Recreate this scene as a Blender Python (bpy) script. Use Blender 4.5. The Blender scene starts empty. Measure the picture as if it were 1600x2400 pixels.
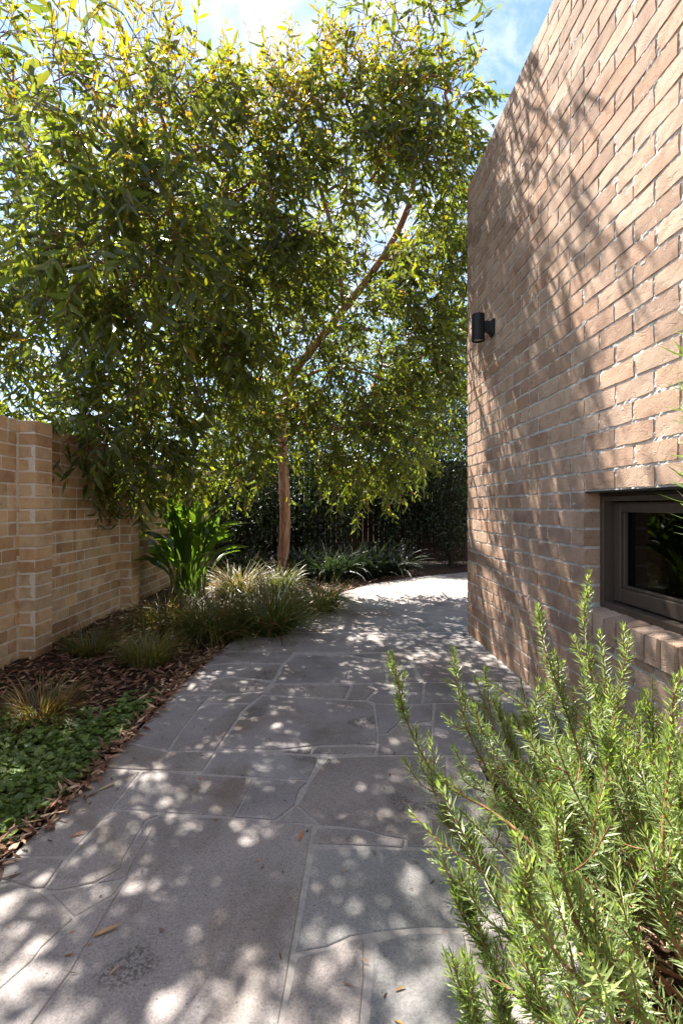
import bpy, math, random
import numpy as np
from mathutils import Vector, Matrix

R = math.radians
random.seed(7)
rng = np.random.default_rng(11)
scene = bpy.context.scene
COL = scene.collection

# ------------------------------------------------------------------ camera
F, CX, HY, EYE = 1135.0, 800.0, 1187.0, 1.0535      # focal length / centre / horizon in 1600x2400 pixels, eye height (m)
cam_d = bpy.data.cameras.new('camera')
cam_d.sensor_fit = 'VERTICAL'; cam_d.sensor_height = 36.0; cam_d.sensor_width = 24.0
cam_d.lens = F / 2400 * 36
cam_d.shift_y = (HY - 1200) / 2400
cam_d.clip_start = 0.05; cam_d.clip_end = 2000
cam = bpy.data.objects.new('camera', cam_d); COL.objects.link(cam)
cam.location = (0, 0, EYE); cam.rotation_euler = (R(90), 0, 0)
scene.camera = cam

# ------------------------------------------------------------------ sun and sky
SUN_AZ, SUN_EL = 31.0, 57.0        # degrees left of straight ahead, degrees up
to_sun = Vector((-math.sin(R(SUN_AZ)) * math.cos(R(SUN_EL)), math.cos(R(SUN_AZ)) * math.cos(R(SUN_EL)), math.sin(R(SUN_EL))))
sun_d = bpy.data.lights.new('sun', 'SUN'); sun_d.energy = 5.0; sun_d.angle = R(0.53); sun_d.color = (1.0, 0.95, 0.88)
sun = bpy.data.objects.new('sun', sun_d); COL.objects.link(sun)
sun.rotation_euler = to_sun.to_track_quat('Z', 'Y').to_euler(); sun.location = to_sun * 40

world = bpy.data.worlds.new('World'); scene.world = world; world.use_nodes = True
nt = world.node_tree; nt.nodes.clear()
def wn(t, **k):
    n = nt.nodes.new(t)
    for a, b in k.items(): setattr(n, a, b)
    return n
w_out = wn('ShaderNodeOutputWorld'); w_bg = wn('ShaderNodeBackground'); w_bg.inputs[1].default_value = 0.075
sky = wn('ShaderNodeTexSky', sky_type='NISHITA'); sky.sun_disc = False
sky.sun_elevation = R(SUN_EL); sky.sun_rotation = R(-SUN_AZ); sky.air_density = 1.0; sky.dust_density = 0.15; sky.ozone_density = 2.2
tc = wn('ShaderNodeTexCoord'); sep = wn('ShaderNodeSeparateXYZ')
nt.links.new(tc.outputs['Generated'], sep.inputs[0])
addz = wn('ShaderNodeMath', operation='ADD'); nt.links.new(sep.outputs[2], addz.inputs[0]); addz.inputs[1].default_value = 0.12
mx = wn('ShaderNodeMath', operation='MAXIMUM'); nt.links.new(addz.outputs[0], mx.inputs[0]); mx.inputs[1].default_value = 0.05
dx = wn('ShaderNodeMath', operation='DIVIDE'); dy = wn('ShaderNodeMath', operation='DIVIDE')
nt.links.new(sep.outputs[0], dx.inputs[0]); nt.links.new(mx.outputs[0], dx.inputs[1])
nt.links.new(sep.outputs[1], dy.inputs[0]); nt.links.new(mx.outputs[0], dy.inputs[1])
cmb = wn('ShaderNodeCombineXYZ'); nt.links.new(dx.outputs[0], cmb.inputs[0]); nt.links.new(dy.outputs[0], cmb.inputs[1])
n1 = wn('ShaderNodeTexNoise'); n1.inputs['Scale'].default_value = 2.1; n1.inputs['Detail'].default_value = 9; n1.inputs['Roughness'].default_value = 0.62; n1.inputs['Distortion'].default_value = 0.35
n2 = wn('ShaderNodeTexNoise'); n2.inputs['Scale'].default_value = 14.0; n2.inputs['Detail'].default_value = 6; n2.inputs['Roughness'].default_value = 0.6; n2.inputs['Distortion'].default_value = 0.5
nt.links.new(cmb.outputs[0], n1.inputs['Vector']); nt.links.new(cmb.outputs[0], n2.inputs['Vector'])
mm = wn('ShaderNodeMath', operation='MULTIPLY_ADD'); nt.links.new(n2.outputs[0], mm.inputs[0]); mm.inputs[1].default_value = 0.45
nt.links.new(n1.outputs[0], mm.inputs[2])
ramp = wn('ShaderNodeValToRGB'); ramp.color_ramp.elements[0].position = 0.62; ramp.color_ramp.elements[1].position = 0.95
nt.links.new(mm.outputs[0], ramp.inputs[0])
mixc = wn('ShaderNodeMix', data_type='RGBA'); mixc.inputs['B'].default_value = (4.8, 4.9, 5.1, 1)
nt.links.new(ramp.outputs[0], mixc.inputs['Factor']); nt.links.new(sky.outputs[0], mixc.inputs['A'])
nt.links.new(mixc.outputs['Result'], w_bg.inputs[0]); nt.links.new(w_bg.outputs[0], w_out.inputs[0])

scene.view_settings.view_transform = 'Standard'; scene.view_settings.look = 'None'
scene.view_settings.exposure = 2.1; scene.view_settings.gamma = 1.0
scene.render.engine = 'CYCLES'
scene.cycles.max_bounces = 5; scene.cycles.diffuse_bounces = 3; scene.cycles.glossy_bounces = 2; scene.cycles.transmission_bounces = 3; scene.cycles.transparent_max_bounces = 8

# ------------------------------------------------------------------ helpers
def px(x, y, Z):
    """a photo pixel (1600x2400) at depth Z -> world point"""
    return np.array([(x - CX) / F * Z, Z, EYE - (y - HY) / F * Z])
def pd(x, y, Z): return px(x * 1.0204, y * 1.0204, Z)
def ground(x, y):
    Z = F * EYE / (y - HY); return np.array([(x - CX) / F * Z, Z])

def tag(o, label=None, cat=None, group=None, kind=None):
    if label: o['label'] = label
    if cat: o['category'] = cat
    if group: o['group'] = group
    if kind: o['kind'] = kind
    return o
def empty(name, loc=(0, 0, 0), rz=0.0):
    o = bpy.data.objects.new(name, None); COL.objects.link(o)
    o.location = loc; o.rotation_euler = (0, 0, rz); o.empty_display_size = 0.1
    return o
def link(name, me, parent=None, loc=None):
    o = bpy.data.objects.new(name, me); COL.objects.link(o)
    if parent: o.parent = parent
    if loc is not None: o.location = loc
    return o
def mesh(name, verts, faces, mat=None, col=None, smooth=False):
    me = bpy.data.meshes.new(name)
    me.from_pydata([tuple(map(float, v)) for v in verts], [], [tuple(int(i) for i in f) for f in faces])
    finish(me, mat, col, smooth); return me
def finish(me, mat, col, smooth):
    if mat: me.materials.append(mat)
    if col is not None:
        n = len(me.vertices); a = me.attributes.new('Col', 'FLOAT_COLOR', 'POINT')
        c = np.ones((n, 4), np.float32); c[:, :3] = np.broadcast_to(np.asarray(col, np.float32), (n, 3))
        a.data.foreach_set('color', c.ravel())
    me.polygons.foreach_set('use_smooth', np.full(len(me.polygons), bool(smooth)))
    me.update()
def big_mesh(name, V, loops, sizes, mat, col=None, smooth=False):
    """fast mesh from numpy: V (n,3), loops flat vertex indices, sizes of every polygon"""
    me = bpy.data.meshes.new(name)
    me.vertices.add(len(V)); me.vertices.foreach_set('co', np.asarray(V, np.float32).ravel())
    me.loops.add(len(loops)); me.loops.foreach_set('vertex_index', np.asarray(loops, np.int32))
    sizes = np.asarray(sizes, np.int32); me.polygons.add(len(sizes))
    me.polygons.foreach_set('loop_start', np.concatenate([[0], np.cumsum(sizes)[:-1]]).astype(np.int32))
    me.polygons.foreach_set('loop_total', sizes)
    me.update(calc_edges=True)
    finish(me, mat, col, smooth); return me
def box_geo(x0, x1, y0, y1, z0, z1):
    v = [(x, y, z) for z in (z0, z1) for y in (y0, y1) for x in (x0, x1)]
    f = [(0, 2, 3, 1), (4, 5, 7, 6), (0, 1, 5, 4), (2, 6, 7, 3), (0, 4, 6, 2), (1, 3, 7, 5)]
    return v, f
def boxes(name, lst, mat, parent=None, bevel=0.0, col=None):
    V, Fc = [], []
    for b in lst:
        v, f = box_geo(*b); k = len(V); V += v; Fc += [tuple(i + k for i in q) for q in f]
    o = link(name, mesh(name, V, Fc, mat, col), parent)
    if bevel:
        m = o.modifiers.new('bevel', 'BEVEL'); m.width = bevel; m.segments = 2
    return o
def norm(a): return a / np.maximum(np.linalg.norm(a, axis=-1, keepdims=True), 1e-9)

# leaf templates: t along, s across (-1..1), w = half width factor
def template(stations, widths, fold=0.0):
    T, S = [0.0], [0.0]; Wd = [0.0]
    for t, w in zip(stations, widths):
        for s in (-1, 0, 1): T.append(t); S.append(s); Wd.append(w)
    T.append(1.0); S.append(0.0); Wd.append(0.0)
    loops, sizes = [], []
    n = len(stations)
    loops += [0, 2, 1, 0, 3, 2]; sizes += [3, 3]
    for i in range(n - 1):
        a = 1 + 3 * i; b = a + 3
        loops += [a, a + 1, b + 1, b, a + 1, a + 2, b + 2, b + 1]; sizes += [4, 4]
    a = 1 + 3 * (n - 1); e = len(T) - 1
    loops += [a, a + 1, e, a + 1, a + 2, e]; sizes += [3, 3]
    return np.array(T), np.array(S), np.array(Wd), np.array(loops), np.array(sizes), fold
T_GUM = template([0.18, 0.45, 0.75], [0.75, 1.0, 0.62], 0.22)
T_SMALL = template([0.45], [1.0], 0.15)
T_OVAL = template([0.25, 0.6], [0.85, 0.95], 0.2)

def leaf_geo(P, D, N, L, W, sick, bend, tpl):
    """P base points, D direction, N face normal, L length, W half width, sick sideways curve, bend curve along normal"""
    T, S, Wd, lp, sz, fold = tpl
    P = np.asarray(P); n = len(P); D = norm(np.asarray(D)); side = norm(np.cross(D, N)); N = np.cross(side, D)
    L = np.asarray(L)[:, None, None]; W = np.asarray(W)[:, None, None]
    sick = np.asarray(sick)[:, None, None]; bend = np.asarray(bend)[:, None, None]
    t = T[None, :, None]; s = S[None, :, None]; w = Wd[None, :, None]
    V = P[:, None, :] + D[:, None, :] * (L * t) + side[:, None, :] * (s * w * W + sick * L * t * t) + N[:, None, :] * (bend * L * t * t + np.abs(s) * w * W * fold)
    m = len(T)
    loops = (lp[None, :] + (np.arange(n) * m)[:, None]).ravel()
    return V.reshape(-1, 3), loops, np.tile(sz, n), m
def leaf_mesh(name, P, D, N, L, W, sick, bend, C, mat, tpl):
    V, loops, sizes, m = leaf_geo(P, D, N, L, W, sick, bend, tpl)
    return big_mesh(name, V, loops, sizes, mat, np.repeat(np.asarray(C), m, axis=0), True)

def ribbon_mesh(name, P, H, L, W, lean, droop, C, mat, seg=5, tipfade=None):
    """grass blades: base P, horizontal unit heading H, length, width, lean (0 up .. 1 flat), droop"""
    n = len(P); t = np.linspace(0, 1, seg + 1)
    L = np.asarray(L)[:, None]; lean = np.asarray(lean)[:, None]; droop = np.asarray(droop)[:, None]
    ang = lean * 1.25 + droop * t[None, :] ** 1.3 * 1.7           # angle from vertical grows towards the tip
    st = L / seg
    hx = np.concatenate([np.zeros((n, 1)), np.cumsum(np.sin(ang[:, 1:]) * st, 1)], 1)
    hz = np.concatenate([np.zeros((n, 1)), np.cumsum(np.cos(ang[:, 1:]) * st, 1)], 1)
    H3 = np.concatenate([H, np.zeros((n, 1))], 1)
    ctr = P[:, None, :] + H3[:, None, :] * hx[:, :, None]; ctr[:, :, 2] += hz
    side = np.stack([-H[:, 1], H[:, 0], rng.uniform(-.5, .5, n)], 1); side = norm(side)
    wd = np.asarray(W)[:, None] * (1 - t[None, :] ** 2 * 0.93) * 0.5
    A = ctr - side[:, None, :] * wd[:, :, None]; B = ctr + side[:, None, :] * wd[:, :, None]
    V = np.stack([A, B], 2).reshape(-1, 3)
    base = np.arange(n)[:, None] * (2 * (seg + 1)) + (np.arange(seg) * 2)[None, :]
    base = base.ravel(); loops = np.stack([base, base + 1, base + 3, base + 2], 1).ravel()
    Cc = np.repeat(np.asarray(C)[:, None, :], 2 * (seg + 1), 1)
    if tipfade is not None:
        tt = np.repeat(t, 2)[None, :, None] ** 1.6 * rng.uniform(0.3, 1, (n, 1, 1))
        Cc = Cc * (1 - tt) + np.asarray(tipfade)[None, None, :] * tt
    return big_mesh(name, V, loops, np.full(len(base), 4), mat, Cc.reshape(-1, 3), True)

def tube_geo(polys, sides=5):
    """polys: list of (points (k,3), radii (k,)) -> V, loops, sizes"""
    Vs, Ls, off = [], [], 0
    a = np.linspace(0, 2 * math.pi, sides, endpoint=False); ca, sa = np.cos(a), np.sin(a)
    for p, r in polys:
        p = np.asarray(p, float); k = len(p); tg = np.gradient(p, axis=0); tg = norm(tg)
        ref = np.array([0.0, 0, 1]) if abs(tg[0][2]) < 0.85 else np.array([0.0, 1, 0])
        u = norm(np.cross(tg, ref)); v = np.cross(tg, u)
        ring = p[:, None, :] + (u[:, None, :] * ca[None, :, None] + v[:, None, :] * sa[None, :, None]) * np.asarray(r)[:, None, None]
        Vs.append(ring.reshape(-1, 3))
        i = np.arange(k - 1)[:, None] * sides; j = np.arange(sides)[None, :]; j2 = (j + 1) % sides
        q = np.stack([i + j, i + j2, i + sides + j2, i + sides + j], -1).reshape(-1, 4) + off
        Ls.append(q.ravel()); off += k * sides
    V = np.concatenate(Vs); Lp = np.concatenate(Ls)
    return V, Lp, np.full(len(Lp) // 4, 4)
def tube_mesh(name, polys, mat, sides=5):
    return big_mesh(name, *tube_geo(polys, sides), mat, None, True)
def smooth_path(pts, n=24):
    """Catmull-Rom through the points"""
    p = np.asarray(pts, float); p = np.vstack([2 * p[0] - p[1], p, 2 * p[-1] - p[-2]])
    out = []; seg = len(p) - 3; per = max(2, n // seg)
    for i in range(seg):
        a, b, c, d = p[i:i + 4]
        for t in np.linspace(0, 1, per, endpoint=False):
            out.append(0.5 * ((2 * b) + (-a + c) * t + (2 * a - 5 * b + 4 * c - d) * t * t + (-a + 3 * b - 3 * c + d) * t ** 3))
    out.append(p[-2]); return np.array(out)

# cheap smooth value noise in numpy
_g = rng.uniform(-1, 1, (64, 64, 64))
def vnoise(x, y, z=0.0):
    x, y, z = np.broadcast_arrays(np.asarray(x, float), np.asarray(y, float), np.asarray(z, float))
    xi, yi, zi = np.floor(x).astype(int), np.floor(y).astype(int), np.floor(z).astype(int)
    fx, fy, fz = x - xi, y - yi, z - zi
    fx, fy, fz = [f * f * (3 - 2 * f) for f in (fx, fy, fz)]
    g = lambda a, b, c: _g[(xi + a) % 64, (yi + b) % 64, (zi + c) % 64]
    l = lambda a, b, t: a + (b - a) * t
    return l(l(l(g(0,0,0), g(1,0,0), fx), l(g(0,1,0), g(1,1,0), fx), fy), l(l(g(0,0,1), g(1,0,1), fx), l(g(0,1,1), g(1,1,1), fx), fy), fz)

# ------------------------------------------------------------------ materials
class NB:
    def __init__(s, name):
        s.m = bpy.data.materials.new(name); s.m.use_nodes = True; s.t = s.m.node_tree; s.t.nodes.clear()
        s.out = s.n('ShaderNodeOutputMaterial')
    def n(s, t, ins=None, **k):
        nd = s.t.nodes.new(t)
        for a, b in k.items(): setattr(nd, a, b)
        for a, b in (ins or {}).items():
            if hasattr(b, 'is_linked') or hasattr(b, 'links'): s.t.links.new(b, nd.inputs[a])
            else: nd.inputs[a].default_value = b
        return nd
    def attr(s): return s.n('ShaderNodeAttribute', attribute_name='Col').outputs['Color']
    def pos(s): return s.n('ShaderNodeNewGeometry').outputs['Position']
    def noise(s, vec, scale, detail=4, rough=0.55, dist=0.0):
        return s.n('ShaderNodeTexNoise', {'Vector': vec, 'Scale': scale, 'Detail': detail, 'Roughness': rough, 'Distortion': dist}).outputs[0]
    def ramp(s, fac, stops):
        r = s.n('ShaderNodeValToRGB', {'Fac': fac}); e = r.color_ramp.elements
        while len(e) < len(stops): e.new(0.5)
        for i, (p, c) in enumerate(stops):
            e[i].position = p; e[i].color = c if len(c) == 4 else (*c, 1)
        return r.outputs[0]
    def mix(s, fac, a, b, blend='MIX'):
        return s.n('ShaderNodeMix', {'Factor': fac, 'A': a, 'B': b}, data_type='RGBA', blend_type=blend).outputs['Result']
    def math(s, op, a, b=0.0): return s.n('ShaderNodeMath', {0: a, 1: b}, operation=op).outputs[0]
    def bump(s, h, dist, strength=1.0, normal=None):
        ins = {'Height': h, 'Distance': dist, 'Strength': strength}
        if normal is not None: ins['Normal'] = normal
        return s.n('ShaderNodeBump', ins).outputs[0]
    def bsdf(s, col, rough=0.7, normal=None, spec=0.5, **k):
        ins = {'Base Color': col, 'Roughness': rough, 'Specular IOR Level': spec}
        if normal is not None: ins['Normal'] = normal
        ins.update(k); return s.n('ShaderNodeBsdfPrincipled', ins).outputs[0]
    def done(s, sh): s.t.links.new(sh, s.out.inputs[0]); return s.m
def g(v): return (v, v, v)
BW = [(0.0, g(0.0)), (1.0, g(1.0))]

def mat_leaf(name, trans=0.42, rough=0.36, tr_tint=(2.3, 2.5, 0.9), spec=0.5):
    b = NB(name); c = b.attr(); p = b.pos()
    c2 = c
    tr = b.n('ShaderNodeBsdfTranslucent', {'Color': b.mix(1.0, c2, (*tr_tint, 1), 'MULTIPLY')}).outputs[0]
    return b.done(b.n('ShaderNodeMixShader', {0: trans, 1: b.bsdf(c2, rough, spec=spec), 2: tr}).outputs[0])
M_LEAF = mat_leaf('gum_leaf', 0.55, 0.28, (3.3, 3.1, 0.75))
M_HEDGE = mat_leaf('hedge_leaf', 0.3, 0.4)
M_ROSE = mat_leaf('rosemary_needle', 0.38, 0.42, (1.7, 1.95, 0.7))
M_GRASS = mat_leaf('grass_blade', 0.35, 0.45, (1.8, 1.8, 0.9))
M_BIG = mat_leaf('strap_leaf', 0.45, 0.3, (2.6, 2.7, 0.6))
M_VIOLA = mat_leaf('violet_leaf', 0.3, 0.52, (1.9, 2.2, 0.8))
M_LITTER = mat_leaf('dry_leaf', 0.12, 0.6, (1.5, 1.2, 0.8), 0.3)

def mat_bark():
    b = NB('gum_bark'); p = b.pos()
    sp = b.n('ShaderNodeMapping', {'Vector': p, 'Scale': (6.0, 6.0, 1.1)}).outputs[0]
    nz = b.noise(sp, 3.0, 6, 0.6, 0.6)
    c = b.ramp(nz, [(0.32, (0.19, 0.085, 0.05)), (0.46, (0.36, 0.185, 0.115)), (0.6, (0.50, 0.31, 0.205)), (0.75, (0.36, 0.18, 0.11))])
    return b.done(b.bsdf(c, 0.75, b.bump(b.noise(sp, 9.0, 5), 0.02, 0.6), 0.3))
M_BARK = mat_bark()
def mat_twig():
    b = NB('twig_bark'); c = b.ramp(b.noise(b.pos(), 9.0, 3), [(0.3, (0.13, 0.055, 0.03)), (0.7, (0.28, 0.13, 0.065))])
    return b.done(b.bsdf(c, 0.6, None, 0.3))
M_TWIG = mat_twig()
M_DARKBARK = None

def mat_brick(name, crease=1.0, stain=True):
    b = NB(name); c = b.attr(); p = b.pos()
    blot = b.noise(p, 9.0, 5, 0.6, 0.4)
    c1 = b.mix(1.0, c, b.ramp(blot, [(0.25, (0.66, 0.61, 0.58)), (0.5, g(1.0)), (0.75, (1.14, 1.13, 1.12))]), 'MULTIPLY')
    c1 = b.mix(b.ramp(b.noise(p, 23.0, 4, 0.6), [(0.58, g(0)), (0.78, g(0.4))]), c1, (0.46, 0.24, 0.13, 1))   # fired orange flashes
    c1 = b.mix(1.0, c1, b.ramp(b.noise(p, 1.3, 6, 0.65, 0.6), [(0.3, (0.84, 0.82, 0.80)), (0.6, (1.05, 1.05, 1.05))]), 'MULTIPLY')     # weathering
    grit = b.noise(p, 420.0, 3, 0.7)
    c1 = b.mix(1.0, c1, b.ramp(grit, [(0.3, g(0.82)), (0.7, g(1.14))]), 'MULTIPLY')
    sp = b.n('ShaderNodeMapping', {'Vector': p, 'Scale': (1.0, 1.0, 2.2)}).outputs[0]
    fold = b.noise(sp, 13.0, 3, 0.45, 1.6)
    ridge = b.math('ABSOLUTE', b.math('SUBTRACT', fold, 0.5))
    cre = b.ramp(ridge, [(0.0, g(0.0)), (0.035, g(1.0))])
    c1 = b.mix(1.0, c1, b.ramp(ridge, [(0.0, g(0.9)), (0.03, g(1.0))]), 'MULTIPLY')
    h = b.math('ADD', b.math('MULTIPLY', cre, 0.24 * crease), b.math('MULTIPLY', b.noise(p, 150.0, 4, 0.7), 0.36))
    nrm = b.bump(h, 0.0062 if crease > 0.5 else 0.003, 0.9)
    nrm = b.bump(grit, 0.002, 0.8, nrm)
    return b.done(b.bsdf(c1, 0.9, nrm, 0.15))
M_BRICK = mat_brick('handmade_brick', 1.0)
M_BRICK2 = mat_brick('buff_brick', 0.35)
def mat_mortar(name, c0, c1, d=0.006):
    b = NB(name); p = b.pos(); nz = b.noise(p, 40.0, 6, 0.7)
    c = b.ramp(nz, [(0.3, c0), (0.7, c1)])
    return b.done(b.bsdf(c, 0.95, b.bump(b.noise(p, 160.0, 5, 0.7), d, 0.9), 0.1))
M_MORT = mat_mortar('house_mortar', (0.47, 0.44, 0.40), (0.68, 0.64, 0.58))
M_MORT2 = mat_mortar('garden_wall_mortar', (0.52, 0.46, 0.37), (0.68, 0.61, 0.51), 0.003)
M_JOINT = mat_mortar('paving_mortar', (0.29, 0.262, 0.238), (0.43, 0.392, 0.358), 0.002)

def mat_stone():
    b = NB('bluestone'); c = b.attr(); p = b.pos()
    c1 = b.mix(1.0, c, b.ramp(b.noise(p, 2.6, 5, 0.6, 0.5), [(0.26, (0.68, 0.66, 0.65)), (0.5, g(1.0)), (0.74, (1.2, 1.18, 1.16))]), 'MULTIPLY')
    c1 = b.mix(b.ramp(b.noise(p, 1.7, 4, 0.6, 0.8), [(0.52, g(0)), (0.66, g(0.6))]), c1, (0.15, 0.108, 0.074, 1))     # tannin stains
    spk = b.noise(p, 190.0, 4, 0.8)
    c1 = b.mix(1.0, c1, b.ramp(spk, [(0.3, g(0.55)), (0.5, g(1.0)), (0.7, g(1.4))]), 'MULTIPLY')
    fl = b.n('ShaderNodeTexVoronoi', {'Vector': p, 'Scale': 34.0, 'Randomness': 1.0}).outputs['Distance']
    c1 = b.mix(b.ramp(fl, [(0.06, g(0.7)), (0.10, g(0.0))]), c1, (0.05, 0.045, 0.04, 1))                              # small dark specks
    patch = b.ramp(b.noise(p, 3.3, 2, 0.4), [(0.63, g(0)), (0.67, g(1))])                                            # pitted patches
    pit = b.ramp(b.noise(p, 120.0, 3, 0.7), [(0.42, g(1)), (0.52, g(0))])
    pp = b.math('MULTIPLY', patch, pit)
    c1 = b.mix(b.math('MULTIPLY', pp, 0.7), c1, (0.06, 0.055, 0.05, 1))
    h = b.math('SUBTRACT', b.math('ADD', b.math('MULTIPLY', spk, 0.25), b.math('MULTIPLY', b.noise(p, 11.0, 4), 0.8)), pp)
    return b.done(b.bsdf(c1, b.ramp(b.noise(p, 6.0, 3), [(0.3, g(0.55)), (0.7, g(0.78))]), b.bump(h, 0.004, 0.6), 0.35))
M_STONE = mat_stone()
def mat_soil():
    b = NB('soil'); p = b.pos()
    c = b.ramp(b.noise(p, 14.0, 7, 0.7), [(0.3, (0.025, 0.016, 0.011)), (0.55, (0.07, 0.043, 0.028)), (0.75, (0.14, 0.085, 0.055))])
    return b.done(b.bsdf(c, 0.95, b.bump(b.noise(p, 45.0, 6, 0.75), 0.03, 1.0), 0.1))
M_SOIL = mat_soil()
def mat_plain(name, col, rough=0.5, spec=0.5, var=0.15, scale=30.0, bump=0.0, metal=0.0):
    b = NB(name); p = b.pos()
    c = b.mix(1.0, (*col, 1), b.ramp(b.noise(p, scale, 4, 0.6), [(0.3, g(1 - var)), (0.7, g(1 + var))]), 'MULTIPLY')
    nr = b.bump(b.noise(p, scale * 8, 3), bump, 0.6) if bump else None
    return b.done(b.bsdf(c, rough, nr, spec, Metallic=metal))
M_LAMP = mat_plain('black_powder_coat', (0.008, 0.008, 0.0085), 0.55, 0.35, 0.1, 200.0, 0.0006)
M_LENS = mat_plain('lamp_glass', (0.25, 0.24, 0.22), 0.15, 0.5, 0.05)
M_FRAME = mat_plain('window_paint', (0.072, 0.052, 0.038), 0.45, 0.5, 0.12, 25.0, 0.0006)
M_FRAMED = mat_plain('window_dark_trim', (0.03, 0.024, 0.021), 0.45, 0.5, 0.12, 25.0)
M_ROOM = mat_plain('dim_room', (0.03, 0.026, 0.022), 0.8, 0.2)
M_RENDER = mat_plain('house_render', (0.35, 0.3, 0.26), 0.9, 0.2, 0.15, 6.0)
M_SEAL = mat_plain('joint_sealant', (0.30, 0.25, 0.22), 0.8, 0.2)
def mat_glass():
    b = NB('window_glass')
    fr = b.n('ShaderNodeFresnel', {'IOR': 1.5}).outputs[0]
    gl = b.n('ShaderNodeBsdfGlossy', {'Color': (0.7, 0.7, 0.7, 1), 'Roughness': 0.02}).outputs[0]
    tr = b.n('ShaderNodeBsdfTransparent', {'Color': (0.55, 0.57, 0.55, 1)}).outputs[0]
    return b.done(b.n('ShaderNodeMixShader', {0: fr, 1: tr, 2: gl}).outputs[0])
M_GLASS = mat_glass()
M_DARKBARK = mat_plain('shrub_bark', (0.035, 0.025, 0.018), 0.85, 0.2, 0.3, 20.0)
def mat_timber():
    b = NB('fence_timber'); c = b.attr(); p = b.pos()
    sp = b.n('ShaderNodeMapping', {'Vector': p, 'Scale': (14.0, 14.0, 0.8)}).outputs[0]
    nz = b.noise(sp, 5.0, 6, 0.65, 0.3)
    c1 = b.mix(1.0, c, b.ramp(nz, [(0.3, g(0.6)), (0.7, g(1.3))]), 'MULTIPLY')
    return b.done(b.bsdf(c1, 0.85, b.bump(nz, 0.006, 0.7), 0.2))
M_TIMBER = mat_timber()

# ================================================================== GROUND AND PATH
def make_ground():
    n = 110; xs = np.concatenate([[-300, -60, -14], np.linspace(-6, 6, n), [14, 60, 300]]); ys = np.concatenate([[-300, -60, -8], np.linspace(-3, 11, n), [25, 80, 300]])
    X, Y = np.meshgrid(xs, ys); Zg = -0.022 + 0.012 * vnoise(X * 3, Y * 3) + 0.01 * vnoise(X * 9, Y * 9)
    bed = np.clip((-0.95 - X) * 1.5, 0, 1) * np.clip((Y - 0.5), 0, 1) * (Y < 12) * (X > -8)
    Zg = Zg + bed * 0.05
    w = len(xs); i = (np.arange(len(ys) - 1)[:, None] * w + np.arange(w - 1)[None, :]).ravel()
    loops = np.stack([i, i + 1, i + w + 1, i + w], 1).ravel()
    V = np.stack([X.ravel(), Y.ravel(), Zg.ravel()], 1)
    # keep the soil under the paving slab
    inside = (V[:, 0] > path_edge(V[:, 1]) - 0.05) & (V[:, 1] < 8.2) & (V[:, 1] > -3.0) & (V[:, 0] < 5)
    bedr = (V[:, 0] > 0.5) & (V[:, 1] < 2.1)
    V[inside & ~bedr, 2] = -0.06
    return tag(link('ground', big_mesh('ground', V, loops, np.full(len(i), 4), M_SOIL, None, True)), kind='structure')
EDGE = np.array([(-3.2, -1.02), (1.0, -1.01), (1.46, -0.992), (1.71, -0.973), (2.16, -0.955), (2.74, -0.955), (3.17, -0.92), (3.75, -0.86), (4.2, -0.66), (4.62, -0.40), (5.2, -0.2), (5.95, 0.0), (6.6, 0.42), (7.1, 0.92), (7.76, 2.0), (8.0, 3.6), (8.2, 6.0)])
def path_edge(y): return np.interp(y, EDGE[:, 0], EDGE[:, 1])
def wall_x(y): return 1.2 - 0.0379 * y

make_ground()
# mortar slab under the flagstones
def make_path():
    ys = np.linspace(-3.0, 8.15, 120); V, Fc = [], []
    for y in ys:
        l = float(path_edge(y)); r = 0.56 if y < 2.03 else (wall_x(y) + 0.1 if y < 4.06 else 5.0)
        for t in np.linspace(0, 1, 9): V.append((l + (r - l) * t, y, -0.0018 + 0.001 * float(vnoise(y * 7, t * 9))))
    k = len(V)
    V += [(v[0], v[1], -0.08) for v in V]
    n = len(ys)
    for i in range(n - 1):
        for j in range(8): a = i * 9 + j; Fc.append((a, a + 1, a + 10, a + 9))
        a = i * 9; Fc.append((a, a + 9, a + 9 + k, a + k)); a = i * 9 + 8; Fc.append((a, a + k, a + 9 + k, a + 9))
    return tag(link('path', mesh('path', V, Fc, M_JOINT)), kind='structure')
path = make_path()

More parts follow.
